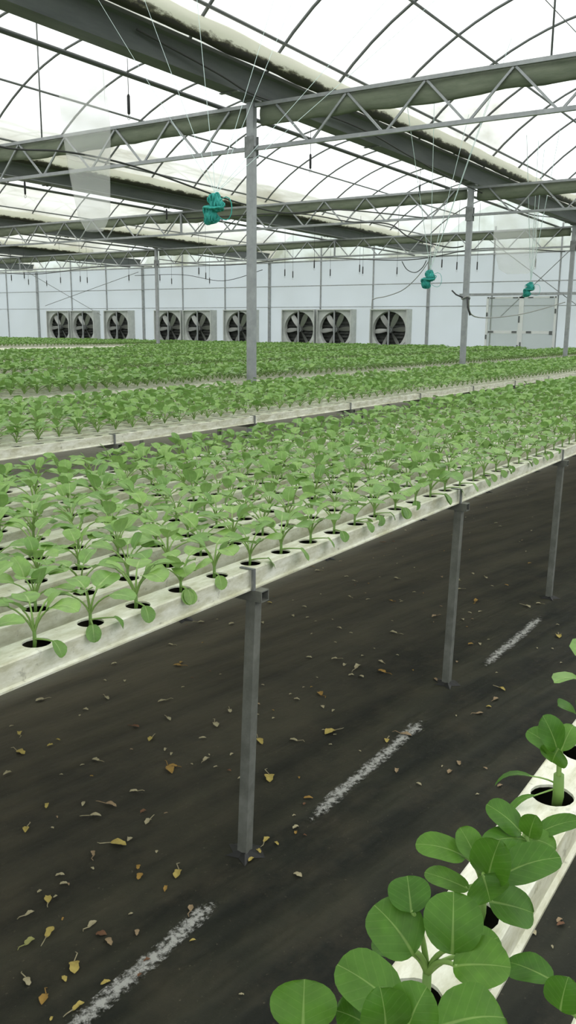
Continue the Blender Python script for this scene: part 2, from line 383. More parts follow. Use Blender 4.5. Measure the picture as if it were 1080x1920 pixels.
# hoops (children of the roof), tubes along the bays
for bay in range(1, 7):
    g0, g1 = G[bay], G[bay + 1]
    me = None
    for k in range(20):
        x = 8.2 + 1.28 * (k - 4)
        if x > XW - .2: continue
        mid = [pix((x, g0 + (g1 - g0) * q, roof(g0 + (g1 - g0) * q))) for q in (.05, .25, .5, .75, .95)]
        if not any(p and -60 < p[0] < 1140 and -60 < p[1] < 700 for p in mid): continue
        if me is None:
            h = MB(); h.tube([(0, y, roof(y) - .012) for y in [g0 + .05 + (g1 - g0 - .1) * q / 26 for q in range(27)]], .017, 6)
            me = h.mesh('roof_hoop', M['hoop'], True)
        put('roof_hoop', me, ceil, (x, 0, 0))
for g in G[1:8]:
    for dy, r in ((-.44, .017), (-1.29, .017), (1.29, .017), (-2.2, .006), (2.4, .006)):
        y = g + dy
        if y > 37 or y < -.4: continue
        h = MB(); h.tube([(-2, y, roof(y) - .035), (XW, y, roof(y) - .035)], r, 6); h.build('roof_purlin', M['hoop'], ceil)
# walls
b = MB(); vs = []; wy = [y for y in ys if -14 < y < 38]
for y in wy: vs += [(XW, y, 0), (XW, y, 1.2), (XW, y, 3.75), (XW, y, max(3.76, roof(y) + .02))]
fs = []
for i in range(len(wy) - 1):
    for k in range(3): fs.append((i * 4 + k, i * 4 + k + 1, i * 4 + k + 5, i * 4 + k + 4))
b.add(vs, fs); b.mi = [1 if (k % 3) == 2 else 0 for k in range(len(b.f))]; wall = structure(b.build('wall_back', [M['wallfilm'], M['film']]))
for nm, q in (('wall_left', [(-7, 37.5), (XW, 37.5)]), ('wall_right', [(-7, -13), (XW, -13)]), ('wall_front', [(-7, -13), (-7, 37.5)])):
    b = MB(); (xa, ya), (xb, yb) = q
    b.add([(xa, ya, 0), (xb, yb, 0), (xb, yb, ARC0), (xa, ya, ARC0)], [(0, 1, 2, 3)]); structure(b.build(nm, M['wallfilm']))
for i, g in enumerate(G[1:8]):
    b = MB(); b.box((XW - .10, g - .045, 0), (XW - .02, g + .045, 3.80)); b.build('wall_column', M['steel'], wall)
    for t in (1, 2):
        y = g + 6.3 * t / 3 - .02
        if y > 37: continue
        b = MB(); b.box((XW - .06, y - .022, 0), (XW - .02, y + .022, 4.6)); b.build('wall_column', M['steel'], wall)
for z, hgt, m in ((3.755, .05, 'steel'), (2.905, .03, 'steel'), (2.165, .025, 'steel'), (.52, .03, 'panel_white')):
    b = MB(); b.box((XW - .14, -2, z - hgt / 2), (XW - .105, 37, z + hgt / 2)); b.build('wall_rail', M[m], wall)
# sliding double door in the back wall
dr = bpy.data.objects.new('door_1', None); COL.objects.link(dr); structure(dr)
DX = XW - .20
b = MB()
y0, y1, zt = 7.93, 10.10, 2.44
for y in (y0, y1): b.box((DX - .02, y - .035, .02), (DX + .02, y + .035, zt))
b.box((DX - .02, 9.0 - .075, .02), (DX + .02, 9.0 + .075, zt))
b.box((DX - .02, y0, zt - .05), (DX + .02, y1, zt)); b.box((DX - .018, y0, 1.31), (DX + .018, y1, 1.40))
b.build('door_frame', M['door_frame'], dr)
b = MB(); b.add([(DX, y0, .02), (DX, y1, .02), (DX, y1, zt), (DX, y0, zt)], [(0, 1, 2, 3)]); b.build('film_pane', M['doorfilm'], dr)
for (y, z, a, c) in ((y1 - .15, zt - .03, .16, .03), (9.2, zt - .03, .16, .03), (8.72, zt - .03, .16, .03), (y0 + .14, zt - .03, .12, .04),
                     (y1 - .15, 1.36, .18, .06), (9.18, 1.36, .16, .06), (8.72, 1.36, .16, .06), (y0 + .1, 1.34, .1, .12),
                     (y1, 1.9, .05, .12), (y1, 1.2, .05, .14), (y0, 2.0, .05, .14), (9.05, 1.75, .05, .2), (8.97, .95, .05, .2), (9.06, .9, .05, .12)):
    b = MB(); b.box((DX - .03, y - a / 2, z - c / 2), (DX - .021, y + a / 2, z + c / 2)); b.build('corner_plate', M['corner'], dr)
b = MB(); b.box((DX - .05, 3.0, 2.475), (DX + .01, 11.05, 2.555)); tag(b.build('door_track', M['steel']), 'long horizontal grey steel track above the sliding double door', 'door track')

# ================================================================== frame of the greenhouse
MASTS = [(8.2, 5.85, 'tall grey steel post with its base at the second bench aisle, the largest in view'),
         (14.6, 5.85, 'grey steel post further back on the right with a tied rope around it'),
         (21.0, 5.85, 'grey steel post at the right edge in front of the double door'),
         (21.0, 18.6, 'slim grey steel post standing in front of the middle fans')]
for x, y, lab in MASTS:
    t = thing('steel_post', lab, 'post', (x, y, 0), 0, 'posts carrying the roof gutters')
    b = MB(); b.box((-.035, -.045, .012), (.035, .045, 3.79)); b.build('shaft', M['steel'], t)
    b = MB(); b.box((-.08, -.08, 0), (.08, .08, .012)); b.build('base_plate', M['steel_dark'], t)
    b = MB(); b.box((-.06, -.09, 3.79), (.06, .09, 3.81)); b.build('cap_plate', M['steel_dark'], t)
    b = MB()
    b.box((-.05, -.06, 3.22), (-.036, .06, 3.44)); b.box((.036, -.06, 3.22), (.05, .06, 3.44)); b.build('truss_bracket', M['steel_dark'], t)
GL = {1: 'dark grey roof gutter straight above the camera aisle', 2: 'wide dark grey roof gutter running over the tall front post',
      3: 'dark grey roof gutter behind the teal twine bundle left of the front post', 4: 'third dark grey roof gutter from the front, over the slim post by the fans',
      5: 'fourth dark grey roof gutter, meeting the wall between two fan groups', 6: 'farthest dark grey roof gutter at the upper left'}
for i in range(2, 7):
    g = G[i]; t = thing('roof_gutter', GL[i], 'gutter', (0, g, 3.81), 0, 'roof gutters between the arched bays')
    prof = [(-.21, .25), (-.205, .22), (-.17, .20), (-.10, .0), (.10, .0), (.17, .20), (.205, .22), (.21, .25)]
    b = MB(); vs = []; xe = XW - .35
    for x in (-3, xe):
        for y, z in prof: vs.append((x, y, z))
        for y, z in reversed(prof): vs.append((x, y * .97, z + .006))
    n = 16; b.add(vs, [(k, (k + 1) % n, n + (k + 1) % n, n + k) for k in range(n)] + [tuple(range(n - 1, -1, -1)), tuple(range(n, 2 * n))])
    b.build('trough', M['gutter'], t)
    for x in [-1.8 + 3.2 * k for k in range(9)]:
        b = MB(); b.box((x - .02, -.12, -.012), (x + .02, .12, -.001)); b.box((x - .02, -.012, -.03), (x + .02, .012, -.012)); b.build('joint_strap', M['steel_dark'], t)
# straight steel tubes beside each gutter
for i in range(2, 6):
    b = MB(); y = G[i] + .45; b.tube([(-3, y, 3.795), (XW - .3, y, 3.795)], .023, 8)
    tag(b.build('steel_tube', M['hoop'], smooth=True), ['', '', 'long dark steel tube just below the gutter over the tall post', 'long dark steel tube beside the second gutter from the front',
        'long dark steel tube beside the third gutter, toward the fans', 'long dark steel tube beside the fourth gutter at the far left'][i], 'tube', 'tubes along the roof gutters')
    b = MB(); y = G[i] - .3; b.tube([(-3, y, 3.785), (XW - .3, y, 3.785)], .014, 6)
    if i > 2:
        tag(b.build('steel_tube', M['hoop'], smooth=True), ['', '', '', 'thin dark tube in front of the second gutter from the front',
            'thin dark tube in front of the third gutter', 'thin dark tube in front of the fourth gutter'][i], 'tube', 'tubes along the roof gutters')
# rolled-up vent film along the gutters
for i in range(2, 6):
    b = MB(); pts = []; n = 150; rings = []
    for k in range(n + 1):
        x = -3 + (XW - 3.2 + 3) * k / n
        r = .095 + .012 * noise.noise(Vector((x * 1.7, i, 0)))
        rings.append([(x, r * .72 * math.cos(a) + .015 * noise.noise(Vector((x, a, i))), r * 1.15 * math.sin(a) + .012 * noise.noise(Vector((x * 2, a * 2, i)))) for a in [2 * PI * q / 14 for q in range(14)]])
    vs = [v for rg in rings for v in rg]
    b.add(vs, [(k * 14 + q, k * 14 + (q + 1) % 14, (k + 1) * 14 + (q + 1) % 14, (k + 1) * 14 + q) for k in range(n) for q in range(14)] + [tuple(range(13, -1, -1)), tuple(n * 14 + q for q in range(14))])
    o = b.build('rolled_vent_film', M['roll'], smooth=True); o.location = (0, G[i] - .36, 4.115)
    tag(o, ['', '', 'cream rolled-up vent film with black mould along the gutter over the tall post', 'rolled cream vent film beside the second gutter from the front',
            'rolled cream vent film beside the third gutter', 'rolled cream vent film beside the fourth gutter'][i], 'vent film', 'rolled vent film along the gutters')

# trusses: one per span between posts
def truss(x, ya, yb, lab, clab, nodes0):
    t = thing('roof_truss', lab, 'truss', (x, ya, 0), 0, 'lattice trusses across the greenhouse')
    L = yb - ya; zt, zb = 3.745, 3.315
    b = MB(); b.box((-.02, .05, zt - .012), (.02, L - .05, zt + .025)); b.build('top_chord', M['steel'], t)
    b = MB(); b.box((-.02, .05, zb - .02), (.02, L - .05, zb + .02)); b.build('bottom_chord', M['steel'], t)
    y = nodes0; me = None
    while y < L - .5:
        for s in (-1, 1):
            a = (0, y, zb + .01); c = (0, y + s * .435, zt - .01)
            if .06 < c[1] < L - .06:
                if me is None: me = {}
                if s not in me:
                    k = MB(); k.bar((0, s * .03, .0), (0, s * .425, zt - zb - .03), .018, .022); me[s] = k.mesh('web_brace', M['steel'])
                o = put('web_brace', me[s], t, (0, y, zb + .015))
        y += .87
    k = MB(); k.box((-.015, L / 2 - .02, zb + .02), (.015, L / 2 + .02, zt - .025)); k.build('king_strut', M['steel'], t)
    # bundled shade cloth behind the top chord
    b = MB(); n = int(L / .12); rings = []
    for q in range(n + 1):
        y = .1 + (L - .2) * q / n
        low = .195 + .035 * noise.noise(Vector((y * .8, x, 0))) + .02 * noise.noise(Vector((y * 2.7, x, 5)))
        th = .045 + .012 * noise.noise(Vector((y * 1.9, x, 9)))
        rg = []
        for a in range(12):
            an = 2 * PI * a / 12; dz = math.sin(an)
            zc = .008 - low / 2 + dz * low / 2
            rg.append((th * math.cos(an) * (1 + .25 * noise.noise(Vector((y * 3, an, x)))), y, zc + .012 * noise.noise(Vector((y * 4, an * 2, x)))))
        rings.append(rg)
    vs = [v for rg in rings for v in rg]
    b.add(vs, [(k * 12 + (q + 1) % 12, k * 12 + q, (k + 1) * 12 + q, (k + 1) * 12 + (q + 1) % 12) for k in range(n) for q in range(12)] + [tuple(range(12)), tuple(n * 12 + 11 - q for q in range(12))])
    o = b.build('shade_cloth', M['cloth'], smooth=True); o.location = (x + .06, ya, 3.745)
    tag(o, clab, 'shade cloth', 'bundled shade cloth on the trusses')
truss(8.2, G[0], G[2], 'nearest roof truss, the part right of the tall front post', 'green-grey shade cloth bundled on the nearest truss, right of the tall post', .58 + .87 * 0)
truss(8.2, G[2], G[4], 'nearest roof truss, the part left of the tall front post', 'green-grey shade cloth bundled on the nearest truss, left of the tall post', .72)
truss(14.6, G[0], G[2], 'second roof truss from the front, right of the post with rope', 'shade cloth bundled on the second truss, right of the roped post', .58)
truss(14.6, G[2], G[4], 'second roof truss from the front, left of the post with rope', 'shade cloth bundled on the second truss, left of the roped post', .72)
truss(21.0, G[0], G[2], 'third roof truss from the front, at the far right edge', 'shade cloth bundled on the third truss at the far right edge', .58)
truss(21.0, G[2], G[4], 'third roof truss, between the right edge post and the slim post', 'shade cloth bundled on the third truss, right of the slim post by the fans', .72)
truss(21.0, G[4], G[6], 'third roof truss, the part left of the slim post by the fans', 'shade cloth bundled on the third truss, left of the slim post', .72)

# ================================================================== exhaust fans
def make_fan():
    t = thing('exhaust_fan', '', 'fan')
    Wd, H, D = 1.40, 1.40, .40
    b = MB(); e = .035
    b.box((0, -Wd / 2, 0), (D, Wd / 2, e)); b.box((0, -Wd / 2, H - e), (D, Wd / 2, H))
    b.box((0, -Wd / 2, e), (D, -Wd / 2 + e, H - e)); b.box((0, Wd / 2 - e, e), (D, Wd / 2, H - e)); b.build('housing', M['panel_white'], t)
    # front panel with the round inlet
    b = MB(); R = .62; n = 48; px = .09; hw = Wd / 2 - e; hh = H / 2 - e; cz = H / 2; vs = []
    for k in range(n):
        a = 2 * PI * k / n; c, s_ = math.cos(a), math.sin(a); m_ = min(hw / max(abs(c), 1e-6), hh / max(abs(s_), 1e-6))
        vs += [(px, R * c, cz + R * s_), (px, m_ * c, cz + m_ * s_), (px + .14, (R - .02) * c, cz + (R - .02) * s_)]
    # square corners
    fs = []
    for k in range(n):
        j = (k + 1) % n
        fs.append((k * 3, j * 3, j * 3 + 1, k * 3 + 1)); fs.append((k * 3 + 2, j * 3 + 2, j * 3, k * 3))
    b.add(vs, fs); b.build('inlet_panel', M['panel_white'], t, False)
    b = MB(); b.add([(D - .03, -hw, e), (D - .03, hw, e), (D - .03, hw, H - e), (D - .03, -hw, H - e)], [(0, 1, 2, 3)])
    for k in range(11):
        z = e + .06 + k * .12; b.add([(D - .10, -hw, z - .02), (D - .10, hw, z - .02), (D - .04, hw, z + .04), (D - .04, -hw, z + .04)], [(0, 1, 2, 3)])
    b.build('louvre', M['fan_dark'], t)
    for k in range(6):
        a0 = PI / 2 + .45 + 2 * PI * k / 6; b = MB(); vs = []; m_ = 7
        for i in range(m_):
            r = .10 + .49 * i / (m_ - 1); wd = .05 + .04 * math.sin(PI * min(1, i / (m_ - 1) * .8)); tw = .75 - .35 * i / (m_ - 1)
            if i == m_ - 1: wd *= .8
            for s_ in (-1, 0, 1):
                off = s_ * wd; x = .19 + off * math.sin(tw) + .012 * (1 - abs(s_)); q = off * math.cos(tw)
                vs.append((x, r * math.cos(a0) - q * math.sin(a0), cz + r * math.sin(a0) + q * math.cos(a0)))
        fs = []
        for i in range(m_ - 1):
            for j in range(2): fs.append((i * 3 + j, i * 3 + j + 1, (i + 1) * 3 + j + 1, (i + 1) * 3 + j))
        b.add(vs, fs); b.build('blade', M['blade'], t, True)
    b = MB(); b.tube([(.10, 0, cz), (.26, 0, cz)], .10, 16); b.tube([(.075, 0, cz), (.10, 0, cz)], .05, 12); b.build('hub', M['steel_dark'], t)
    b = MB(); b.box((.045, -.028, e), (.075, .028, H - e)); b.build('strut', M['steel'], t)
    b = MB(); b.tube([(.02, -.52, .15), (.22, -.52, .15)], .075, 12); b.bar((.10, -.45, .12), (.10, -.62, .30), .03, .02); b.build('motor', M['steel_dark'], t)
    return t
fan0 = make_fan(); index_kids()
FANS = [(13.5, 'lone exhaust fan farthest right, nearest the double door'), (15.63, 'right fan of the pair between the tall post and the lone right fan'),
        (17.13, 'left fan of the pair just right of the tall front post'), (19.8, 'exhaust fan partly hidden behind the tall front post'),
        (21.8, 'right fan of the middle pair, left of the tall front post'), (23.3, 'left fan of the middle pair, partly behind the slim post'),
        (26.1, 'single exhaust fan standing left of the slim post'), (28.1, 'right fan of the far left pair of exhaust fans'), (29.6, 'leftmost exhaust fan in the back wall')]
for i, (y, lab) in enumerate(FANS):
    if i == 0: fan0.location = (XW - .42, y, .68); fan0['label'] = lab; fan0['group'] = 'exhaust fans in the back wall'
    else: dup(fan0, (XW - .42, y, .68), lab, group='exhaust fans in the back wall')
# ================================================================== growing benches
PX, PY, NR = .1425, .165, 9
X0 = -.36 - .07125                 # left end of the channels; hole k at x = -.36 + k * PX
def hx(k): return 1.063 + PX * (k - 10)
NH = 190
def channel_mesh():
    b = MB(); hw = .038; r = .028; c = math.atan2(hw - .003, PX / 2)
    ang = [0, .25, c, .9, 1.2, PI / 2]; ang = ang + [PI - a for a in reversed(ang[:-1])]; ang = ang + [PI + a for a in ang[1:-1]]
    n = len(ang)
    for k in range(NH):
        x = hx(k); vs = []
        for a in ang:
            ca, sa = math.cos(a), math.sin(a); m_ = min((PX / 2) / max(abs(ca), 1e-6), (hw - .003) / max(abs(sa), 1e-6))
            vs += [(x + r * ca, r * sa, 0), (x + m_ * ca, m_ * sa, 0), (x + r * ca, r * sa, -.004)]
        fs = []; 
        for i in range(n):
            j = (i + 1) % n; fs.append((i * 3, i * 3 + 1, j * 3 + 1, j * 3)); fs.append((i * 3 + 2, i * 3, j * 3, j * 3 + 2))
        b.add(vs, fs)
    xa, xb = hx(0) - PX / 2, hx(NH - 1) + PX / 2
    prof = [(-hw + .003, 0), (-hw, -.003), (-hw, -.046), (-hw - .006, -.049), (-hw - .006, -.053), (hw + .006, -.053), (hw + .006, -.049), (hw, -.046), (hw, -.003), (hw - .003, 0)]
    vs = [(x, y, z) for x in (xa, xb) for y, z in prof]; m_ = len(prof)
    b.add(vs, [(i, i + 1, m_ + i + 1, m_ + i) for i in range(m_ - 1)])
    b.add([(xa, y, z) for y, z in prof], [tuple(range(m_))]); b.add([(xb, y, z) for y, z in prof], [tuple(reversed(range(m_)))])
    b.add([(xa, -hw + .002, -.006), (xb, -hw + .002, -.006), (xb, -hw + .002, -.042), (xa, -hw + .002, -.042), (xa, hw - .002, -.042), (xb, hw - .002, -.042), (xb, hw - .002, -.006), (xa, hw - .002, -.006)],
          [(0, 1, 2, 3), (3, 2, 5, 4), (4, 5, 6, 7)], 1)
    return b.mesh('growing_channel', [M['channel'], M['hole_dark']])
CH = channel_mesh()
FR = [1.232, 3.515, 5.985, 8.54, 11.09, 13.64, 16.2, 18.85, 21.4, 23.95, 26.5, 29.05, 31.6]
BN = ['nearest large bench', 'second bench', 'third bench, behind the tall post', 'fourth bench from the front', 'fifth bench from the front', 'sixth bench from the front', 'seventh bench from the front',
      'eighth bench from the front', 'ninth bench from the front', 'tenth bench from the front', 'eleventh bench from the front', 'farthest but one bench', 'farthest bench by the left wall']
RW = ['front', 'second', 'third', 'fourth', 'middle', 'sixth', 'seventh', 'eighth', 'back']
for bi, y0 in enumerate(FR):
    for r in range(NR):
        o = put('growing_channel', CH, None, (0, y0 + .038 + PY * r, BT))
        tag(o, f'white plastic growing channel, {RW[r]} row of the {BN[bi]}', 'growing channel', 'channels of the ' + BN[bi])
for r, lab in ((0, 'white plastic growing channel running out of the bottom right corner, seen close up'), (1, 'white growing channel just outside the bottom right edge, beside the close-up one')):
    tag(put('growing_channel', CH, None, (0, .27 - PY * r, BT)), lab, 'growing channel', 'channels of the right-hand bench')

# supports: two legs, a cross beam, trough clips
SUPP = []
def support(y0, n, label=None):
    w_ = PY * (n - 1) + .076
    t = thing('bench_support', label or '', 'bench support', (0, y0, 0), 0, None)
    zb = BT - .053
    for y in ((.0, w_ - .02) if n > 3 else (w_ / 2,)):
        b = MB(); q_ = .0145; lx = -.042; b.add([(lx - q_, y - q_, 0), (lx + q_, y - q_, 0), (lx + q_, y + q_, 0), (lx - q_, y + q_, 0), (-q_, y - q_, zb - .03), (q_, y - q_, zb - .03), (q_, y + q_, zb - .03), (-q_, y + q_, zb - .03)], [(3, 2, 1, 0), (4, 5, 6, 7), (0, 1, 5, 4), (1, 2, 6, 5), (2, 3, 7, 6), (3, 0, 4, 7)]); b.build('leg', M['leg'], t)
        k = MB(); nn = 10
        k.add([(lx, y, .016)] + [(lx + (.045 + .018 * math.sin(q * 2.3)) * math.cos(2 * PI * q / nn), y + (.045 + .018 * math.cos(q * 3.1)) * math.sin(2 * PI * q / nn), .001) for q in range(nn)], [(0, 1 + q, 1 + (q + 1) % nn) for q in range(nn)])
        k.build('soil_collar', M['black'], t)
    b = MB(); ya, yb = -.035, w_ + .03; z0, z1 = zb - .03, zb
    for (p, q) in (((-.017, ya, z0), (.017, yb, z0 + .003)), ((-.017, ya, z1 - .003), (.017, yb, z1)), ((-.017, ya, z0 + .003), (-.014, yb, z1 - .003)), ((.014, ya, z0 + .003), (.017, yb, z1 - .003))): b.box(p, q)
    b.build('cross_beam', M['leg'], t)
    b = MB(); b.box((-.022, -.014, zb), (-.012, -.007, BT + .003)); b.box((-.022, -.014, BT + .001), (-.012, .03, BT + .004)); b.build('trough_clip', M['steel_dark'], t)
    return t
s0 = support(FR[0], NR); s1 = support(.27 - PY - .038, 2); index_kids()
n = 0
for bi, y0 in enumerate(FR):
    xsup = [1.738 + 1.380 * k for k in range(18)]
    if bi == 1: xsup = [2.2 + 1.385 * k for k in range(17)]
    if bi >= 2: xsup = [6.5 + 4.155 * k for k in range(5)]
    vis = 0
    for k, x in enumerate(xsup):
        p = pix((x, y0, .7))
        seen = p is not None and -40 < p[0] < 1120
        if bi == 1 and not seen: continue
        if bi >= 2 and not (p and -700 < p[0] < 1800): continue
        if bi == 0:
            lab = ['grey steel bench leg frame at the front of the nearest bench, the closest one', 'grey steel bench leg frame, second along the front edge of the nearest bench',
                   'grey steel bench leg frame, third along the nearest bench, at the right edge'][k] if k < 3 else f'steel leg frame under the nearest bench, {ordinal(k + 1)} along from the camera'
        else: lab = f'steel leg frame under the {BN[bi].split(",")[0]}, {ordinal(vis + 1)} from the left photo edge'
        if len(lab.split()) > 16: lab = lab.replace(' from the left photo edge', ' from the left')
        vis += 1
        o = s0 if n == 0 else dup(s0, (x, y0, 0), lab)
        o.location = (x, y0, 0); o['label'] = lab; o['group'] = 'leg frames of the ' + BN[bi].split(',')[0]; n += 1
s1.location = (1.6, .27 - PY - .038, 0); s1['label'] = 'steel leg frame under the close-up channel, outside the bottom right edge'; s1['group'] = 'leg frame of the right-hand bench'

# ================================================================== plants
def leaf_geo(b, c, p0, p1, w, nh, nu=8, nv=5, cup=.16, arch=.10, pr=.0022, pet=True, wave=.0):
    c, p0, p1, nh = Vector(c), Vector(p0), Vector(p1), Vector(nh)
    a = p1 - p0; L = a.length; t = a.normalized(); s = t.cross(nh).normalized(); nn = s.cross(t).normalized()
    if nn.dot(nh) < 0: nn = -nn; s = -s
    vs = []; uv = []; ph = random.random() * 6
    for i in range(nu + 1):
        q = (1 - math.cos(PI * i / nu)) / 2
        m_ = .56; f = math.sqrt(max(0, 1 - ((q - m_) / (m_ if q < m_ else 1 - m_)) ** 2)) ** .9
        f = max(f, .05 if q < .5 else .04)
        ctr = p0 + a * q + nn * (arch * L * 4 * q * (1 - q))
        for j in range(nv):
            u = 2 * j / (nv - 1) - 1
            vs.append(ctr + s * (u * f * w / 2) + nn * (cup * w * f * u * u * .5 + wave * w * math.sin(q * 9 + ph + u * 2) * abs(u))); uv.append(((u * f + 1) / 2, q))
    o = b.add(vs, [(i * nv + j, i * nv + j + 1, (i + 1) * nv + j + 1, (i + 1) * nv + j) for i in range(nu) for j in range(nv - 1)], 0)
    for i, q in enumerate(uv): b.uv[o + i] = q
    if pet:
        h = (p0 - c); k = c + Vector((h.x * .35, h.y * .35, h.z * .75)); pts = []; np_ = 4 if nv > 3 else 2
        for i in range(np_ + 1):
            q = i / np_; pts.append(c * (1 - q) ** 2 + k * 2 * q * (1 - q) + (p0 + a * .06 + nn * arch * L * .2) * q * q)
        b.tube(pts, [pr * (1.25 - .5 * i / np_) for i in range(np_ + 1)], 5 if nv > 3 else 3, 1, False)
LM = [M['leaf'], M['petiole']]; LB = [M['leaf_deep'], M['petiole']]
def stem_geo(b, top=.03, lean=(0, 0), r=.0035):
    b.tube([(0, .004, -.03), (lean[0] * .5, lean[1] * .5, 0), (lean[0], lean[1], top)], [r * .8, r, r * .9], 7, 0)

def plant_leaves(rng, front=False):
    """leaf specs of one seedling: (crown, blade base, blade tip, width, normal)"""
    out = []; n = rng.randint(6, 8); a0 = rng.random() * 6.28; cz = .018
    for i in range(n):
        az = a0 + i * 2.4 + rng.uniform(-.3, .3); age = 1 - i / n             # old outer leaves first
        tilt = math.radians(rng.uniform(-8, 16) if age > .6 else rng.uniform(8, 36) if age > .3 else rng.uniform(45, 70))
        pl = rng.uniform(.048, .066) * (.72 + .38 * age); bl = rng.uniform(.048, .060) * (.8 + .25 * age if i < n - 1 else .75)
        d = Vector((math.cos(az), math.sin(az), 0)); up = Vector((0, 0, 1))
        pt = math.radians(rng.uniform(34, 58)) if age > .5 else math.radians(rng.uniform(58, 78))
        p0 = Vector((0, 0, cz)) + d * pl * math.cos(pt) + up * pl * math.sin(pt)
        p1 = p0 + d * bl * math.cos(tilt) + up * bl * math.sin(tilt) * (1 if rng.random() > .25 else .2)
        nrm = up * math.cos(tilt) - d * math.sin(tilt) + Vector((rng.uniform(-.25, .25), rng.uniform(-.25, .25), .1))
        out.append((Vector((0, 0, cz)), p0, p1, bl * rng.uniform(.88, 1.02), nrm))
    if front:                                                                   # first leaves hanging over the trough edge
        for q in range(rng.choice((1, 2, 2))):
            az = -PI / 2 + rng.uniform(-.7, .7); d = Vector((math.cos(az), math.sin(az), 0)); bl = rng.uniform(.032, .042)
            p0 = d * .045 + Vector((0, 0, .012)); p1 = p0 + d * bl * .55 + Vector((0, 0, -bl * .8))
            out.append((Vector((0, 0, .006)), p0, p1, bl * .8, d + Vector((0, 0, .6))))
    return out

def proto(seed, split, front=False):
    rng = random.Random(seed); t = thing('leafy_seedling', '', 'plant'); sp = plant_leaves(rng, front)
    k = MB(); stem_geo(k, .022); k.build('stem', M['stem'], t, True)
    if split:
        for c, p0, p1, wd, nr in sp:
            b = MB(); leaf_geo(b, c, p0, p1, wd, nr, 7, 5, rng.uniform(.08, .28), rng.uniform(.04, .16), .0019, True, .03); b.build('leaf', LM, t, True)
    else:
        b = MB()
        for c, p0, p1, wd, nr in sp: leaf_geo(b, c, p0, p1, wd, nr, 6, 5, rng.uniform(.08, .28), rng.uniform(.04, .16), .0019, True, .03)
        b.build('foliage', LM, t, True)
    return t
PS = [proto(100 + i, True) for i in range(6)]; PF = [proto(200 + i, True, True) for i in range(4)]; PL = [proto(300 + i, False) for i in range(6)]
index_kids()
used = set()
# which holes of the nearest bench are in view
near = []
for r in range(NR):
    y = FR[0] + .038 + PY * r; row = []
    for k in range(NH):
        p = pix((hx(k), y, BT + .04))
        if p and -25 < p[0] < 1110: row.append((p[0], p[2], k, y))
    row.sort(); near += [(z, r, q + 1, k, y) for q, (_, z, k, y) in enumerate(row)]
near.sort()
KEEP, SPLIT = 285, 130
indiv = set()
for rank, (z, r, q, k, y) in enumerate(near[:KEEP]):
    indiv.add((r, k))
    pool = (PF if r == 0 and rank < SPLIT + 40 else PS) if rank < SPLIT or r == 0 else PL
    p = pool[random.randrange(len(pool))]
    rowname = 'front channel' if r == 0 else f'{ordinal(r + 1)} channel back'
    lab = f'leafy seedling, {rowname} on the nearest large bench, {ordinal(q)} from the left'
    loc = (hx(k) + random.uniform(-.006, .006), y + random.uniform(-.006, .006), BT)
    rz = random.uniform(-.6, .6) if (pool is PF) else random.uniform(0, 6.28); sc = random.uniform(.96, 1.20)
    if p.name not in used:
        used.add(p.name); o = p; o.location = loc; o.rotation_euler = (0, 0, rz); o.scale = (sc,) * 3; o['label'] = lab
    else: o = dup(p, loc, lab, rz, sc)
    o['group'] = 'leafy seedlings of the nearest large bench'
for p in PS + PF + PL:
    if p.name not in used:
        for c in KIDS.get(p.name, []): bpy.data.objects.remove(c)
        bpy.data.objects.remove(p)

# close-up plants of the right-hand channel, leaf by leaf
BIG = {"A":[[[1.032,0.26,0.87],[1.026,0.28,0.915],0.056],[[1.042,0.259,0.86],[1.045,0.304,0.88],0.05],[[1.029,0.258,0.875],[1.027,0.264,0.855],0.062],[[1.034,0.256,0.87],[1.074,0.253,0.89],0.045]],"B":[[[0.859,0.248,0.85],[0.844,0.284,0.88],0.052],[[0.864,0.244,0.84],[0.808,0.273,0.855],0.045],[[0.861,0.24,0.845],[0.873,0.213,0.835],0.045],[[0.879,0.238,0.84],[0.904,0.197,0.86],0.036],[[0.855,0.238,0.85],[0.853,0.232,0.88],0.042]],"C":[[[0.739,0.267,0.88],[0.717,0.311,0.89],0.047],[[0.742,0.257,0.88],[0.746,0.277,0.905],0.042],[[0.729,0.239,0.87],[0.725,0.229,0.92],0.066],[[0.749,0.238,0.86],[0.783,0.186,0.885],0.062],[[0.714,0.24,0.885],[0.714,0.231,0.86],0.066],[[0.74,0.241,0.84],[0.768,0.204,0.825],0.07],[[0.747,0.264,0.84],[0.741,0.31,0.845],0.036]],"D":[[[0.621,0.231,0.865],[0.648,0.243,0.905],0.078],[[0.608,0.261,0.86],[0.611,0.302,0.89],0.082],[[0.62,0.27,0.89],[0.639,0.284,0.91],0.058],[[0.619,0.271,0.85],[0.616,0.305,0.85],0.042],[[0.614,0.227,0.86],[0.628,0.182,0.87],0.07],[[0.656,0.233,0.84],[0.683,0.211,0.85],0.05]],"E":[[[0.475,0.291,0.87],[0.491,0.3,0.9],0.078],[[0.523,0.234,0.88],[0.508,0.281,0.91],0.074],[[0.488,0.229,0.89],[0.485,0.233,0.93],0.06],[[0.495,0.216,0.89],[0.509,0.207,0.925],0.062],[[0.535,0.207,0.87],[0.573,0.168,0.87],0.08],[[0.514,0.251,0.86],[0.497,0.275,0.88],0.06]],"F":[[[1.179,0.269,0.85],[1.125,0.288,0.89],0.05],[[1.183,0.262,0.86],[1.144,0.249,0.91],0.05]],"Z":[[[0.645,0.152,0.86],[0.663,0.197,0.845],0.046],[[0.604,0.134,0.87],[0.607,0.131,0.9],0.045]]}
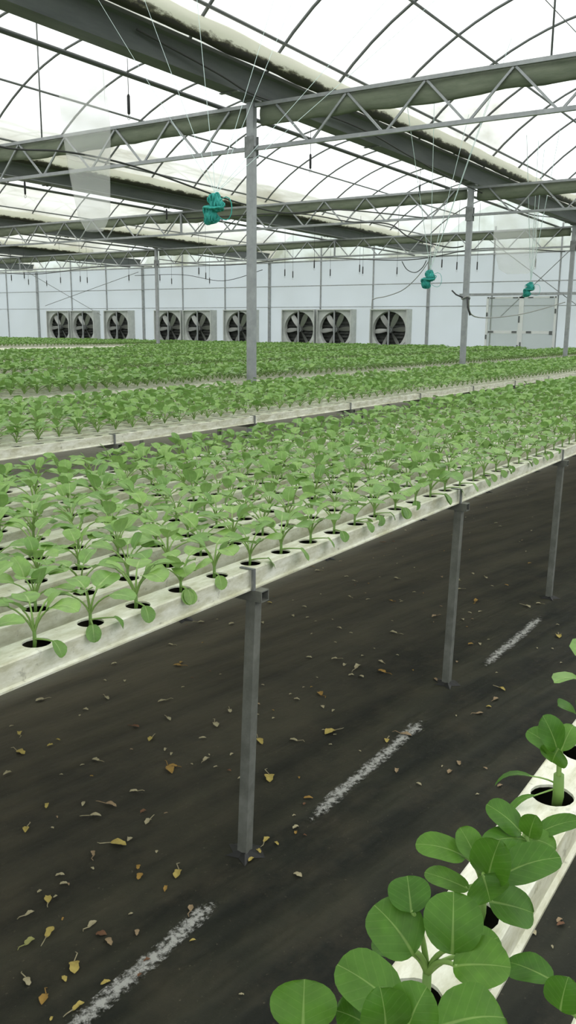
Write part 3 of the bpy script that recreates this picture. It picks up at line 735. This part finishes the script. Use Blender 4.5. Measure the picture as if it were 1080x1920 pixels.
BINFO = {'A': (1.069, .262, 'close-up leafy seedling with a thick upright stem beside a large empty round hole', (-.012, .0)),
         'B': (.927, .262, 'close-up leafy seedling with small curled leaves, just below the thick-stemmed one', (0, 0)),
         'C': (.785, .262, 'close-up leafy seedling with many round leaves, third up along the right-hand channel', (0, 0)),
         'D': (.643, .262, 'close-up leafy seedling with a dark wrinkled leaf in its middle, bottom right', (0, 0)),
         'E': (.500, .262, 'leafy seedling whose large leaves are cut by the bottom edge of the photo', (0, 0)),
         'F': (1.211, .27, 'leafy seedling at the right edge, behind the one with a thick stem', (0, 0)),
         'Z': (.643, .105, 'leafy seedling in the bottom right corner, mostly outside the photo', (0, .01))}
for k, ls in BIG.items():
    x, y, lab, ln = BINFO[k]; o = Vector((x, y, BT)); rng = random.Random(ord(k))
    t = thing('leafy_seedling', lab, 'plant', o, 0, 'close-up seedlings of the right-hand channel')
    st = MB(); stem_geo(st, .035, ln, .0075 if k == 'A' else .0045); st.build('stem', M['stem'], t, True)
    cr = Vector((ln[0], ln[1], .026))
    for i, (p0, p1, wd) in enumerate(ls):
        p0 = Vector(p0) - o; p1 = Vector(p1) - o; tv = Vector((0, 0, CAMZ)) - o
        nr = Vector((0, 0, 1)) * .75 + tv.normalized() * .6
        b = MB(); leaf_geo(b, cr, p0, p1, wd * .66, nr, 12, 9, rng.uniform(.06, .2), rng.uniform(.05, .14), .0024, False, .035); lf = b.build('leaf', LB, t, True)
        b = MB(); h = p0 - cr; kk = cr + Vector((h.x * .35, h.y * .35, h.z * .75)); e_ = p0 + (p1 - p0) * .08
        b.tube([cr * (1 - q) ** 2 + kk * 2 * q * (1 - q) + e_ * q * q for q in [z / 6 for z in range(7)]], [.0032 - .0014 * z / 6 for z in range(7)], 7); b.build('leaf_stalk', M['petiole'], lf, True)
    if k == 'A':      # withered thin lower leaves
        for (q0, q1, wd) in (((-.028, .03, .03), (-.04, .075, .008), .014), ((-.04, .02, .012), (-.075, .045, -.01), .012)):
            b = MB(); leaf_geo(b, (0, 0, .012), q0, q1, wd, (0, 0, 1), 8, 5, .2, .2, .0012); b.build('leaf', LB, t, True)
for k, x, y, lab in ((20, 1.354, .27, 'leafy seedling just outside the right edge, in the close-up channel'),):
    p0 = PS[0] if PS[0].name in S.objects else None
    if p0: dup(p0, (x, y, BT), lab, 1.0, 1.0, 'close-up seedlings of the right-hand channel')

# all the other seedlings: too many to count
def bulk():
    V = []; Fc = []; MI = []; UV = []
    def var(seed, nu, nv):
        rng = random.Random(seed); random.seed(seed); b = MB()
        for c, p0, p1, wd, nr in plant_leaves(rng): leaf_geo(b, c, p0, p1, wd * 1.05, nr, nu, nv, .18, .1, .002, nv > 3 or nu > 3, 0)
        return b
    hi = [var(500 + i, 5, 5) for i in range(6)]; lo = [var(600 + i, 4, 3) for i in range(6)]
    rng = random.Random(3); cnt = 0
    rows = [(bi, r, y0 + .038 + PY * r) for bi, y0 in enumerate(FR) for r in range(NR)] + [(-1, r, .27 - PY * r) for r in (0, 1)]
    for bi, r, y in rows:
            for k in range(NH):
                x = hx(k)
                if bi < 0 and (x < 1.45 or x > 12): continue
                if x > XW - .75 or (bi == 0 and (r, k) in indiv): continue
                if bi == 5 and x < 10.6: continue
                if bi == 6 and x < 18.3: continue
                if bi == 7 and x < 23.6: continue
                if bi >= 10 and x > 26.2: continue
                p = pix((x, y, BT + .04))
                mg = 900 if bi < 3 else 70
                if not p or p[0] < -mg or p[0] > 1080 + mg: continue
                if rng.random() < .012: continue
                src = hi if p[2] < 9 else lo
                b = src[rng.randrange(6)]; a = rng.uniform(0, 6.28); s_ = rng.uniform(.9, 1.14) * (1.18 if bi < 2 else 1.42); ca, sa = math.cos(a) * s_, math.sin(a) * s_
                o = len(V)
                for vx, vy, vz in b.v: V.append((x + vx * ca - vy * sa, y + vx * sa + vy * ca, BT + vz * s_))
                for f in b.f: Fc.append(tuple(o + i for i in f))
                MI.extend(b.mi); n0 = len(b.v)
                for i in range(n0): UV.append(b.uv.get(i, (.5, .3)))
                cnt += 1
    me = bpy.data.meshes.new('leafy_seedlings'); me.from_pydata(V, [], Fc)
    for m_ in LM: me.materials.append(m_)
    me.polygons.foreach_set('material_index', MI); me.polygons.foreach_set('use_smooth', [True] * len(Fc))
    l = me.uv_layers.new(name='UVMap'); vi = [0] * len(me.loops); me.loops.foreach_get('vertex_index', vi)
    fl = []
    for i in vi: fl += UV[i]
    l.data.foreach_set('uv', fl); me.update()
    o = put('leafy_greens', me); tag(o, 'dense mass of green leafy seedlings covering all the benches beyond the closest plants', 'plants', None, 'stuff')
    print('bulk seedlings', cnt, len(Fc))
bulk(); random.seed(11)

# ================================================================== things on the floor
for i, (xa, xb) in enumerate(((.95, 1.50), (1.91, 2.73), (3.32, 4.13), (4.79, 5.4))):
    b = MB(); n = 30; vs = []
    for k in range(n + 1):
        x = xa + (xb - xa) * k / n; wd = .026 + .007 * noise.noise(Vector((x * 7, i, 0))); c = .006 * noise.noise(Vector((x * 3, 5, i)))
        vs += [(x - xa, c - wd, .0035), (x - xa, c + wd, .0035)]
        b.uv[2 * k] = (k / n, 0); b.uv[2 * k + 1] = (k / n, 1)
    b.add(vs, [(2 * k, 2 * k + 2, 2 * k + 3, 2 * k + 1) for k in range(n)])
    o = b.build('floor_streak', M['stripe']); o.location = (xa, 1.168, 0)
    tag(o, ['long white crusty streak on the black floor at the bottom left, before the nearest leg', 'white crusty streak on the floor between the first and second bench legs',
            'white crusty streak on the floor between the second and third bench legs', 'short white streak on the floor at the right edge, beyond the third leg'][i], 'floor mark', 'white streaks along the aisle floor')

DEAD = [[2.051,2.446,2.087,2.427,"p"],[2.206,2.253,2.219,2.286,"p"],[2.086,2.244,2.078,2.264,"p"],[1.844,2.359,1.858,2.353,"p"],[1.821,2.29,1.798,2.267,"y"],[1.822,2.135,1.841,2.127,"y"],[1.863,2.143,1.866,2.125,"y"],[1.732,2.181,1.731,2.229,"y"],[1.617,2.101,1.644,2.096,"p"],[1.787,1.946,1.8,1.939,"p"],[1.834,1.933,1.84,1.9,"p"],[2.047,1.886,2.083,1.898,"y"],[1.759,1.694,1.779,1.67,"p"],[1.557,1.854,1.578,1.871,"y"],[1.663,1.702,1.655,1.751,"t"],[1.595,1.696,1.571,1.731,"p"],[1.439,1.806,1.466,1.827,"y"],[1.485,1.751,1.486,1.76,"p"],[1.69,1.595,1.669,1.597,"b"],[1.661,1.548,1.695,1.557,"p"],[1.531,1.544,1.509,1.595,"y"],[1.565,1.53,1.545,1.528,"p"],[1.461,1.565,1.441,1.54,"t"],[1.485,1.424,1.47,1.414,"o"],[1.329,1.533,1.343,1.52,"p"],[1.274,1.561,1.287,1.561,"p"],[1.262,1.517,1.242,1.495,"y"],[1.282,1.512,1.291,1.51,"p"],[1.201,1.515,1.171,1.522,"p"],[1.183,1.424,1.14,1.405,"y"],[1.135,1.437,1.102,1.436,"g"],[1.138,1.293,1.169,1.327,"y"],[1.051,1.346,1.065,1.376,"p"],[1.1,1.283,1.092,1.265,"y"],[1.141,1.202,1.121,1.21,"y"],[1.037,1.276,1.062,1.291,"o"],[1.06,1.2,1.024,1.205,"y"],[1.009,1.222,1.019,1.227,"y"],[1.239,1.288,1.251,1.313,"t"],[1.247,1.318,1.26,1.296,"b"],[1.337,1.312,1.326,1.317,"p"],[1.242,1.174,1.228,1.182,"b"],[1.2,1.156,1.209,1.155,"b"],[1.522,1.321,1.561,1.341,"y"],[1.456,1.305,1.436,1.293,"o"],[1.433,1.204,1.408,1.186,"t"],[1.349,1.128,1.361,1.119,"y"],[1.774,1.215,1.737,1.211,"y"],[1.72,1.202,1.712,1.183,"y"],[1.679,1.198,1.7,1.197,"y"],[1.777,1.183,1.785,1.199,"y"],[1.691,1.057,1.689,1.032,"p"],[1.278,0.937,1.282,0.929,"p"],[2.304,2.057,2.342,2.037,"p"],[2.202,1.94,2.215,1.967,"p"],[2.26,1.77,2.287,1.806,"p"],[2.38,1.796,2.405,1.817,"p"],[2.017,1.794,2.033,1.803,"p"],[2.006,1.757,2.023,1.764,"p"],[1.924,1.695,1.957,1.746,"o"],[1.946,1.699,1.956,1.671,"o"],[2.039,1.638,2.011,1.634,"p"],[2.116,1.589,2.134,1.589,"p"],[2.023,1.53,2.028,1.517,"b"],[2.059,1.399,2.105,1.433,"y"],[2.245,1.567,2.277,1.612,"y"],[2.315,1.471,2.321,1.434,"p"],[2.42,1.627,2.433,1.624,"p"],[2.483,1.745,2.475,1.764,"t"],[2.642,1.829,2.645,1.815,"p"],[2.631,1.69,2.642,1.684,"p"],[2.603,1.645,2.594,1.666,"p"],[1.934,1.375,1.919,1.371,"p"],[2.025,1.235,2.01,1.258,"o"],[1.992,1.226,2.005,1.227,"b"],[1.921,1.217,1.927,1.213,"p"],[1.873,1.18,1.893,1.175,"p"],[2.608,2.241,2.623,2.199,"o"],[2.644,2.251,2.664,2.254,"o"],[2.447,2.077,2.458,2.07,"p"],[3.219,1.83,3.22,1.816,"p"],[2.998,1.832,3.007,1.808,"p"],[3.045,1.731,3.07,1.706,"p"],[3.144,1.652,3.132,1.659,"p"],[3.237,1.528,3.239,1.514,"p"],[3.13,1.554,3.12,1.526,"p"],[3.02,1.608,2.957,1.599,"p"],[3.032,1.499,3.026,1.45,"o"],[2.94,1.545,2.936,1.523,"p"],[2.696,1.596,2.671,1.562,"o"],[2.606,1.649,2.611,1.633,"p"],[2.597,1.478,2.618,1.479,"p"],[2.441,1.399,2.495,1.38,"y"],[2.432,1.376,2.437,1.369,"p"],[2.359,1.351,2.363,1.345,"p"],[2.375,1.246,2.372,1.236,"p"],[2.495,1.206,2.525,1.218,"y"],[2.571,1.172,2.559,1.218,"t"],[3.483,1.668,3.49,1.62,"p"],[3.37,1.833,3.372,1.817,"p"],[4.65,1.735,4.639,1.711,"p"],[4.62,1.643,4.643,1.667,"p"],[4.318,1.679,4.345,1.656,"p"],[4.478,1.553,4.479,1.535,"p"],[3.814,1.606,3.855,1.59,"t"],[4.17,1.527,4.114,1.529,"o"],[4.235,1.278,4.258,1.323,"p"],[4.313,1.242,4.324,1.212,"p"],[4.035,1.065,4.032,1.082,"p"],[3.145,1.028,3.162,1.067,"y"],[2.955,1.011,2.948,1.029,"y"],[2.882,1.019,2.852,1.04,"t"],[2.421,0.777,2.401,0.783,"t"],[3.881,1.015,3.928,1.036,"y"],[1.817,0.48,1.803,0.461,"p"],[1.793,0.428,1.803,0.433,"p"],[1.882,0.433,1.9,0.42,"b"],[1.893,0.441,1.874,0.446,"t"],[2.472,2.471,2.495,2.459,"p"],[2.777,2.425,2.777,2.39,"p"],[3.088,2.504,3.059,2.533,"p"],[3.529,2.404,3.522,2.429,"y"],[4.809,2.819,4.804,2.775,"p"],[4.241,2.62,4.238,2.562,"o"],[4.188,2.513,4.208,2.485,"p"],[4.18,2.311,4.194,2.291,"p"],[4.128,2.237,4.123,2.207,"p"],[3.854,2.112,3.841,2.082,"p"],[3.574,2.217,3.572,2.19,"p"],[3.42,2.189,3.406,2.167,"p"],[3.442,2.116,3.458,2.107,"p"],[5.562,2.666,5.555,2.705,"p"],[5.031,2.504,5.014,2.528,"b"],[6.933,2.606,6.928,2.533,"p"]]
rng = random.Random(21)
for k in range(150):
    y = rng.uniform(1.25, 2.6) if k < 60 or k > 80 else rng.uniform(.75, 1.2); x = rng.uniform(y * .85, y * 3.0 + .6)
    if 60 <= k <= 80: x = rng.uniform(1.8, 4.6)
    a = rng.uniform(0, 6.28); L = rng.uniform(.012, .03) if k < 75 else rng.uniform(.006, .013)
    DEAD.append((x, y, x + L * math.cos(a), y + L * math.sin(a), rng.choice('pppptbo')))
MARKS = [((1.695, 1.235), 'the foot of the closest bench leg'), ((3.075, 1.235), 'the foot of the second bench leg'), ((4.455, 1.235), 'the foot of the third bench leg'),
         ((1.50, 1.17), 'the far end of the bottom left white streak'), ((1.0, 1.17), 'the near end of the bottom left white streak'),
         ((1.91, 1.17), 'the near end of the second white streak'), ((2.73, 1.17), 'the far end of the second white streak'),
         ((3.32, 1.17), 'the near end of the third white streak'), ((4.13, 1.17), 'the far end of the third white streak')]
for q, nm in (((0, 1318), 'the lower left end of the bench edge'), ((0, 1915), 'the bottom left photo corner'), ((0, 1600), 'the left photo edge at leg-foot height'),
              ((300, 1180), 'the bench edge midway left of the closest leg'), ((650, 1010), 'the bench edge midway between first and second legs'), ((1075, 1000), 'the right photo edge below the bench'),
              ((950, 1470), 'the withered leaf of the thick-stemmed seedling'), ((1040, 1740), 'the floor patch right of the close-up channel')):
    d = F + RT * ((q[0] - 540) / FPX) - UP * ((q[1] - 960) / FPX); s_ = -CAMZ / d.z; MARKS.append(((d.x * s_, d.y * s_), nm))
CN = {'p': 'pale', 'y': 'yellow', 'o': 'orange-brown', 't': 'tan', 'b': 'dark brown', 'g': 'greenish yellow'}
vis = [i for i, d in enumerate(DEAD) if (lambda p: p and 0 < p[0] < 1080 and 0 < p[1] < 1920)(pix((d[0], d[1], 0)))]
best = {}
for (mx, my), nm in MARKS:
    order = sorted(vis, key=lambda i: math.hypot(DEAD[i][0] - mx, DEAD[i][1] - my))
    for rk, i in enumerate(order):
        if i not in best or rk + 1 < best[i][0]: best[i] = (rk + 1, nm)
for i, (xa, ya, xb, yb, col) in enumerate(DEAD):
    dx, dy = xb - xa, yb - ya; L = math.hypot(dx, dy); L = max(L, .008); a = math.atan2(dy, dx)
    rng = random.Random(900 + i); b = MB()
    # blade spans backwards from its centre, the dry stalk forwards
    bl = min(.052, max(.012, L * (1.05 if L < .03 else .85))); wd = bl * rng.uniform(.38, .62); nu, nv = 8, 5; vs = []; cur = rng.uniform(.15, .5); tw = rng.uniform(-.5, .5)
    for q in range(nu + 1):
        t_ = q / nu; f = math.sqrt(max(.01, 1 - (2 * t_ - 1) ** 2)) * (1 + .18 * math.sin(t_ * 11 + i))
        for j in range(nv):
            u = 2 * j / (nv - 1) - 1; z = .002 + cur * wd * .5 * f * u * u + .10 * bl * math.sin(PI * t_) * rng.uniform(.7, 1.2) + .004 * max(0, noise.noise(Vector((t_ * 5, u * 2, i))))
            vs.append((-bl * .55 + bl * t_, u * f * wd / 2 + tw * .2 * wd * (t_ - .5), max(.001, z)))
    b.add(vs, [(q * nv + j, q * nv + j + 1, (q + 1) * nv + j + 1, (q + 1) * nv + j) for q in range(nu) for j in range(nv - 1)])
    bb = MB(); bend = rng.uniform(-.25, .25) * L
    bb.tube([(bl * .40, 0, .004), (bl * .45 + (L - bl * .2) * .5, bend, .006), (max(bl * .6, L), bend * .4, .003)], [.0014, .0013, .001], 5)
    if i in best: rk, nm = best[i]; lab = f'{CN[col]} dry fallen leaf, {ordinal(rk)} nearest {nm}'
    else: lab = 'dry fallen leaf on the floor outside the photo'
    if L > .028:
        t = thing('dry_leaf', lab, 'fallen leaf', (xa, ya, .0015), a, 'dry leaves fallen on the floor')
        b.build('blade', M['dry_' + col], t, True); bb.build('stalk', M['dry_' + ('p' if col in 'py' else col)], t, True)
    else:
        o = b.build('dry_leaf', M['dry_' + col], None, True); o.location = (xa, ya, .0015); o.rotation_euler = (0, 0, a); tag(o, lab, 'fallen leaf', 'dry leaves fallen on the floor')

# ================================================================== hanging things
def to_roof(a, d):
    a = Vector(a); d = Vector(d).normalized(); s_ = 0
    while s_ < 6:
        p = a + d * s_
        if p.z > roof(p.y) - .07 or (p.z > 3.80 and any(abs(p.y - g) < .18 for g in G)): return p
        s_ += .03
    return a + d * s_
def coil(b, c, axis, L, R, turns, seed, r=.0035):
    rng = random.Random(seed); axis = Vector(axis).normalized(); u = axis.orthogonal().normalized(); v = axis.cross(u)
    for k in range(turns):
        rr = R * rng.uniform(.55, 1.0); h = L * rng.uniform(.8, 1.05); th = rng.uniform(0, 6.28); d = u * math.cos(th) + v * math.sin(th); off = (u * rng.uniform(-1, 1) + v * rng.uniform(-1, 1)) * R * .25
        b.tube([Vector(c) + off + axis * (h / 2 * math.sin(q)) + d * rr * math.cos(q) * (.45 + .55 * abs(math.sin(q))) + axis.cross(d) * R * .3 * math.sin(2 * q) for q in [2 * PI * i / 20 for i in range(21)]], r, 5, 0, False)
    vs = []; n1, n2 = 10, 14
    for i in range(n1 + 1):
        ph = PI * i / n1
        for j in range(n2):
            th = 2 * PI * j / n2; rr = R * .66 * math.sin(ph) * (1 + .12 * math.sin(5 * th + seed) + .08 * math.sin(9 * th))
            vs.append(Vector(c) + axis * (-L * .46 * math.cos(ph)) + u * rr * math.cos(th) + v * rr * math.sin(th))
    b.add(vs, [(i * n2 + j, i * n2 + (j + 1) % n2, (i + 1) * n2 + (j + 1) % n2, (i + 1) * n2 + j) for i in range(n1) for j in range(n2)])
def twine(c, s, lab, dirs, seed, tilt):
    t = thing('twine_bundle', lab, 'twine', c, 0, 'teal twine bundles hanging from the roof')
    b = MB(); coil(b, (0, -.014 * s, .029 * s), (tilt, .45, 1), .088 * s, .052 * s, 26, seed); b.build('upper_coil', M['twine'], t, True)
    b = MB(); coil(b, (0, .020 * s, -.029 * s), (tilt, .2, 1), .088 * s, .054 * s, 26, seed + 1); b.build('lower_coil', M['twine'], t, True)
    b = MB(); b.tube([(.055 * s * math.cos(q), -.0 * s + .05 * s * math.sin(q), .004 * math.sin(3 * q)) for q in [2 * PI * i / 16 for i in range(17)]], .006 * s, 5); b.build('binding', M['twine'], t, True)
    b = MB(); b.tube([Vector((0, -.03 * s, .03 * s)) + Vector((0, -.09 * s * math.sin(q) , -.07 * s * (1 - math.cos(q)) / 2 + .03 * s * math.sin(2 * q))) for q in [PI * i / 10 for i in range(11)]], .003, 5); b.build('loose_loop', M['twine'], t, True)
    for d in dirs:
        a = Vector((0, -.015 * s, .075 * s)); e_ = to_roof(Vector(c) + a, d) - Vector(c); b = MB(); b.tube([a, e_], .0016 * max(1, c[0] / 5), 4); b.build('string', M['string'], t)
C1 = (4.2, 3.27, 2.075)
twine(C1, 1.12, 'large teal twine bundle hanging left of the tall front post', [(.3, 1.11, 1.22), (.6, .97, 1.2), (.7, .66, 1.14), (.9, .31, 1.08), (.95, .23, 1.07), (1.1, -.12, .95), (1.2, -.2, .88)], 5, -.05)
twine((11.6, 5.22, 2.09), 1.7, 'small teal twine bundle hanging above the lone right fan', [(0, .02, 1), (.5, .0, 1), (-.4, .03, 1), (.3, -.2, 1), (0, -.35, 1)], 8, .05)
twine((15.5, 5.04, 2.11), 1.7, 'teal twine bundle hanging in front of the double door', [(0, .01, 1), (.3, .05, 1.2), (-.3, .02, 1.2), (.1, -.1, 1)], 12, -.1)

def sleeve(c, Hh, wt, wb, lab):
    b = MB(); n, m_ = 22, 20; vs = []
    for i in range(n + 1):
        q = i / n; z = Hh * q; wd = (wb + (wt - wb) * min(1, q * 1.7)) * (1 if q > .08 else .55 + 5.6 * q) / 2
        for j in range(m_):
            th = 2 * PI * j / m_; k = 1 + .12 * math.sin(3 * th + q * 2) + .06 * math.sin(7 * th + q * 5)
            vs.append((.07 * math.sin(th) * k, -.07 * (1 - q) * 1.2 + wd * math.cos(th) * k, z))
    b.add(vs, [(i * m_ + j, i * m_ + (j + 1) % m_, (i + 1) * m_ + (j + 1) % m_, (i + 1) * m_ + j) for i in range(n) for j in range(m_)])
    o = b.build('film_sleeve', M['bag'], smooth=True); o.location = c; tag(o, lab, 'plastic film', 'clear film sleeves hanging from the roof')
sleeve((6.5, 6.66, 2.33), 1.62, .60, .36, 'long clear plastic film sleeve hanging at the upper left')
sleeve((19.2, 6.62, 2.62), 1.35, .95, .75, 'faint clear plastic film hanging above the double door')

# drip weights on wires
def dropper(x, y, zb, zt, lab, s=1.0, kind='gutter'):
    t = thing('hanging_weight', lab, 'hanging weight', (x, y, zb), 0, 'black weights hanging on wires')
    b = MB(); b.tube([(0, 0, .24 * s), (0, 0, zt - zb)], .0035 * s, 5); b.build('wire', M['cable'], t)
    b = MB(); b.tube([(0, 0, .07 * s), (0, 0, .08 * s), (0, 0, .23 * s), (0, 0, .245 * s)], [.008 * s, .014 * s, .014 * s, .007 * s], 8); b.build('weight', M['black'], t, True)
    b = MB(); b.tube([(0, .018 * s * math.cos(q), .045 * s + .02 * s * math.sin(q)) for q in [2 * PI * i / 10 for i in range(11)]], .003 * s, 4); b.build('ring', M['steel'], t)
dropper(6.37, 5.94, 3.25, 3.80, 'black weight hanging from the front gutter, left of the tall post')
dropper(9.57, 5.94, 3.25, 3.80, 'black weight hanging from the front gutter, right of the tall post')
dropper(12.75, 5.94, 3.32, 3.80, 'black weight hanging from the front gutter before the roped post')
dropper(10.4, 12.1, 3.48, 3.80, 'black weight hanging from the second gutter at the left photo edge', 1.2)
dropper(14.0, 12.1, 3.45, 3.80, 'black weight hanging from the second gutter, near the big twine bundle', 1.2)
DROPS = [[22.084,14.545],[22.904,14.792],[19.567,11.987],[22.626,13.306],[21.414,11.67],[22.092,11.936],[22.704,11.177],[20.738,8.98],[21.658,8.962],[21.872,8.496],[21.503,6.87],[22.485,19.779],[24.37,20.888],[20.376,16.421],[22.311,17.701],[24.587,19.342],[19.652,23.113],[22.594,26.354],[23.491,26.378],[22.194,24.197],[21.925,22.92],[22.579,23.259],[22.066,20.776],[20.425,24.679]]
DROPS.sort(key=lambda d: pix((d[0], d[1], 2.84))[0])
for i, (x, y) in enumerate(DROPS):
    dropper(x, y, 2.84, roof(y) - .04, f'small black weight on a wire before the back wall, {ordinal(i + 1)} from the left', 1.15)

def cable(pts, r, lab, m='cable', n=8, nm='hanging_cable', cat='cable'):
    P = [Vector(p) for p in pts]; out = []
    for i in range(len(P) - 1):
        p0 = P[max(i - 1, 0)]; p1 = P[i]; p2 = P[i + 1]; p3 = P[min(i + 2, len(P) - 1)]
        for k in range(n):
            t_ = k / n; out.append(.5 * ((2 * p1) + (p2 - p0) * t_ + (2 * p0 - 5 * p1 + 4 * p2 - p3) * t_ * t_ + (3 * p1 - p0 - 3 * p2 + p3) * t_ ** 3))
    out.append(P[-1]); b = MB(); b.tube(out, r, 6)
    tag(b.build(nm, M[m], smooth=True), lab, cat)
cable([(4.6, 6.6, 3.05), (5.417, 6.6, 2.946), (6.2, 6.6, 3.03), (7.12, 6.6, 3.04), (8.48, 6.6, 2.93), (9.23, 6.6, 2.89), (10.1, 6.6, 2.9), (11.5, 6.6, 3.1), (14.5, 6.6, 3.3)], .010, 'black cable sagging past the film sleeve to the tall front post')
cable([(14.5, 12, 3.6), (14.5, 9.457, 3.55), (14.5, 8.158, 3.33), (14.5, 7.33, 3.24), (14.5, 6.92, 3.0), (14.5, 6.2, 2.8), (14.5, 5.9, 2.8)], .012, 'dark cable sagging along the second truss to the roped post')
cable([(6.2, 5.66, 3.95), (7.34, 5.66, 3.86), (7.83, 5.66, 3.80), (8.27, 5.66, 3.80), (8.9, 5.66, 3.84), (9.6, 5.66, 3.89), (10.6, 5.66, 3.88), (11.7, 5.66, 3.80), (13.0, 5.66, 3.72), (14.3, 5.66, 3.67), (15.7, 5.66, 3.64), (17.2, 5.66, 3.6), (19, 5.66, 3.72), (21, 5.66, 3.78)], .010, 'dark cable clipped along the gutter over the tall front post')
cable([(20.9, 18.4, 3.45), (20.9, 16, 3.2), (20.9, 13, 3.3), (20.9, 10, 3.15), (20.9, 8, 3.35), (20.9, 6, 3.2)], .013, 'dark cable sagging along the third truss, fans to the right edge')
cable([(20.9, 31, 3.2), (20.9, 27, 3.3), (20.9, 24, 3.15), (20.9, 21, 3.3), (20.9, 18.7, 3.25)], .013, 'dark cable sagging along the third truss at the far left')
cable([(26.9, 25, 3.45), (26.9, 22.5, 3.42), (26.9, 20.5, 3.15), (26.9, 18.7, 3.5)], .012, 'looping cable on the back wall above the middle fans')
cable([(26.9, 14.15, .55), (26.9, 14.15, 2.2), (26.9, 14.05, 2.42), (26.9, 13.6, 2.5), (26.9, 13.0, 2.7), (26.9, 12.5, 3.1), (26.9, 12.1, 3.6)], .016, 'grey conduit rising beside the lone right fan and curving to the roof', 'cable_grey', nm='wall_conduit', cat='conduit')
cable([(26.95, 13.1, 3.62), (26.95, 12.9, 3.35), (26.95, 12.6, 3.25), (26.95, 12.35, 3.4), (26.95, 12.22, 3.62)], .014, 'short cable loop at the top of the wall above the conduit', 'cable')
cable([(14.66, 5.82, 1.98), (16.5, 6.4, 1.66), (18.8, 6.3, 1.74), (20.9, 5.92, 2.06)], .012, 'pale rope slung from the roped post to the right edge post', 'cable_grey', nm='slack_rope', cat='rope')
t = thing('rope_tie', 'loose rope knotted around the back right post', 'rope', (14.6, 5.85, 1.95), 0)
b = MB(); b.tube([(.06 * math.cos(q), .068 * math.sin(q), .02 * math.sin(2 * q)) for q in [2 * PI * i / 14 for i in range(15)]], .016, 6); b.build('knot', M['cable_grey'], t, True)
b = MB(); b.tube([(-.06, .03, 0), (-.1, .14, .05), (-.1, .22, .12)], .014, 6); b.build('rope_end', M['cable'], t, True)
b = MB(); b.tube([(-.05, -.05, 0), (-.08, -.08, -.16), (-.08, -.13, -.30)], .016, 6); b.build('rope_end', M['cable'], t, True)
for i, (a, c, lab) in enumerate((((31.6, 3.75), (27.2, 1.9), 'diagonal bracing wire above the far left fan pair, falling to the right'), ((25.0, 3.6), (30.6, 2.3), 'diagonal bracing wire above the far left fans, rising to the right'),
                         ((10.2, 4.2), (7.0, 1.95), 'diagonal bracing wire before the double door, falling to the right'), ((7.4, 4.0), (9.7, 1.8), 'diagonal bracing wire before the double door, rising to the right'))):
    b = MB(); b.tube([(XW - .17, a[0], a[1]), (XW - .17, c[0], c[1])], .012, 6); tag(b.build('bracing_wire', M['steel_dark']), lab, 'bracing wire', 'bracing wires on the back wall')
for x, y, zt_, lab in ((8.2, 9.17, 3.77, 'thin vertical hanger rod from the roof to the nearest truss, upper left'), (8.2, 2.60, 3.77, 'thin vertical hanger rod above the nearest truss at the upper right')):
    b = MB(); b.tube([(0, 0, 0), (0, 0, roof(y) - zt_ - .01)], .010, 8); o = b.build('hanger_rod', M['hoop'], smooth=True); o.location = (x, y, zt_); tag(o, lab, 'hanger rod', 'hanger rods of the nearest truss')

S.view_settings.view_transform = 'Standard'; S.view_settings.look = 'None'; S.view_settings.gamma = 1
S.view_settings.use_curve_mapping = False
S.view_settings.exposure = 0.0
S.cycles.transparent_max_bounces = 20; S.cycles.max_bounces = 10; S.cycles.diffuse_bounces = 5; S.cycles.transmission_bounces = 8
S.cycles.caustics_reflective = False; S.cycles.caustics_refractive = False
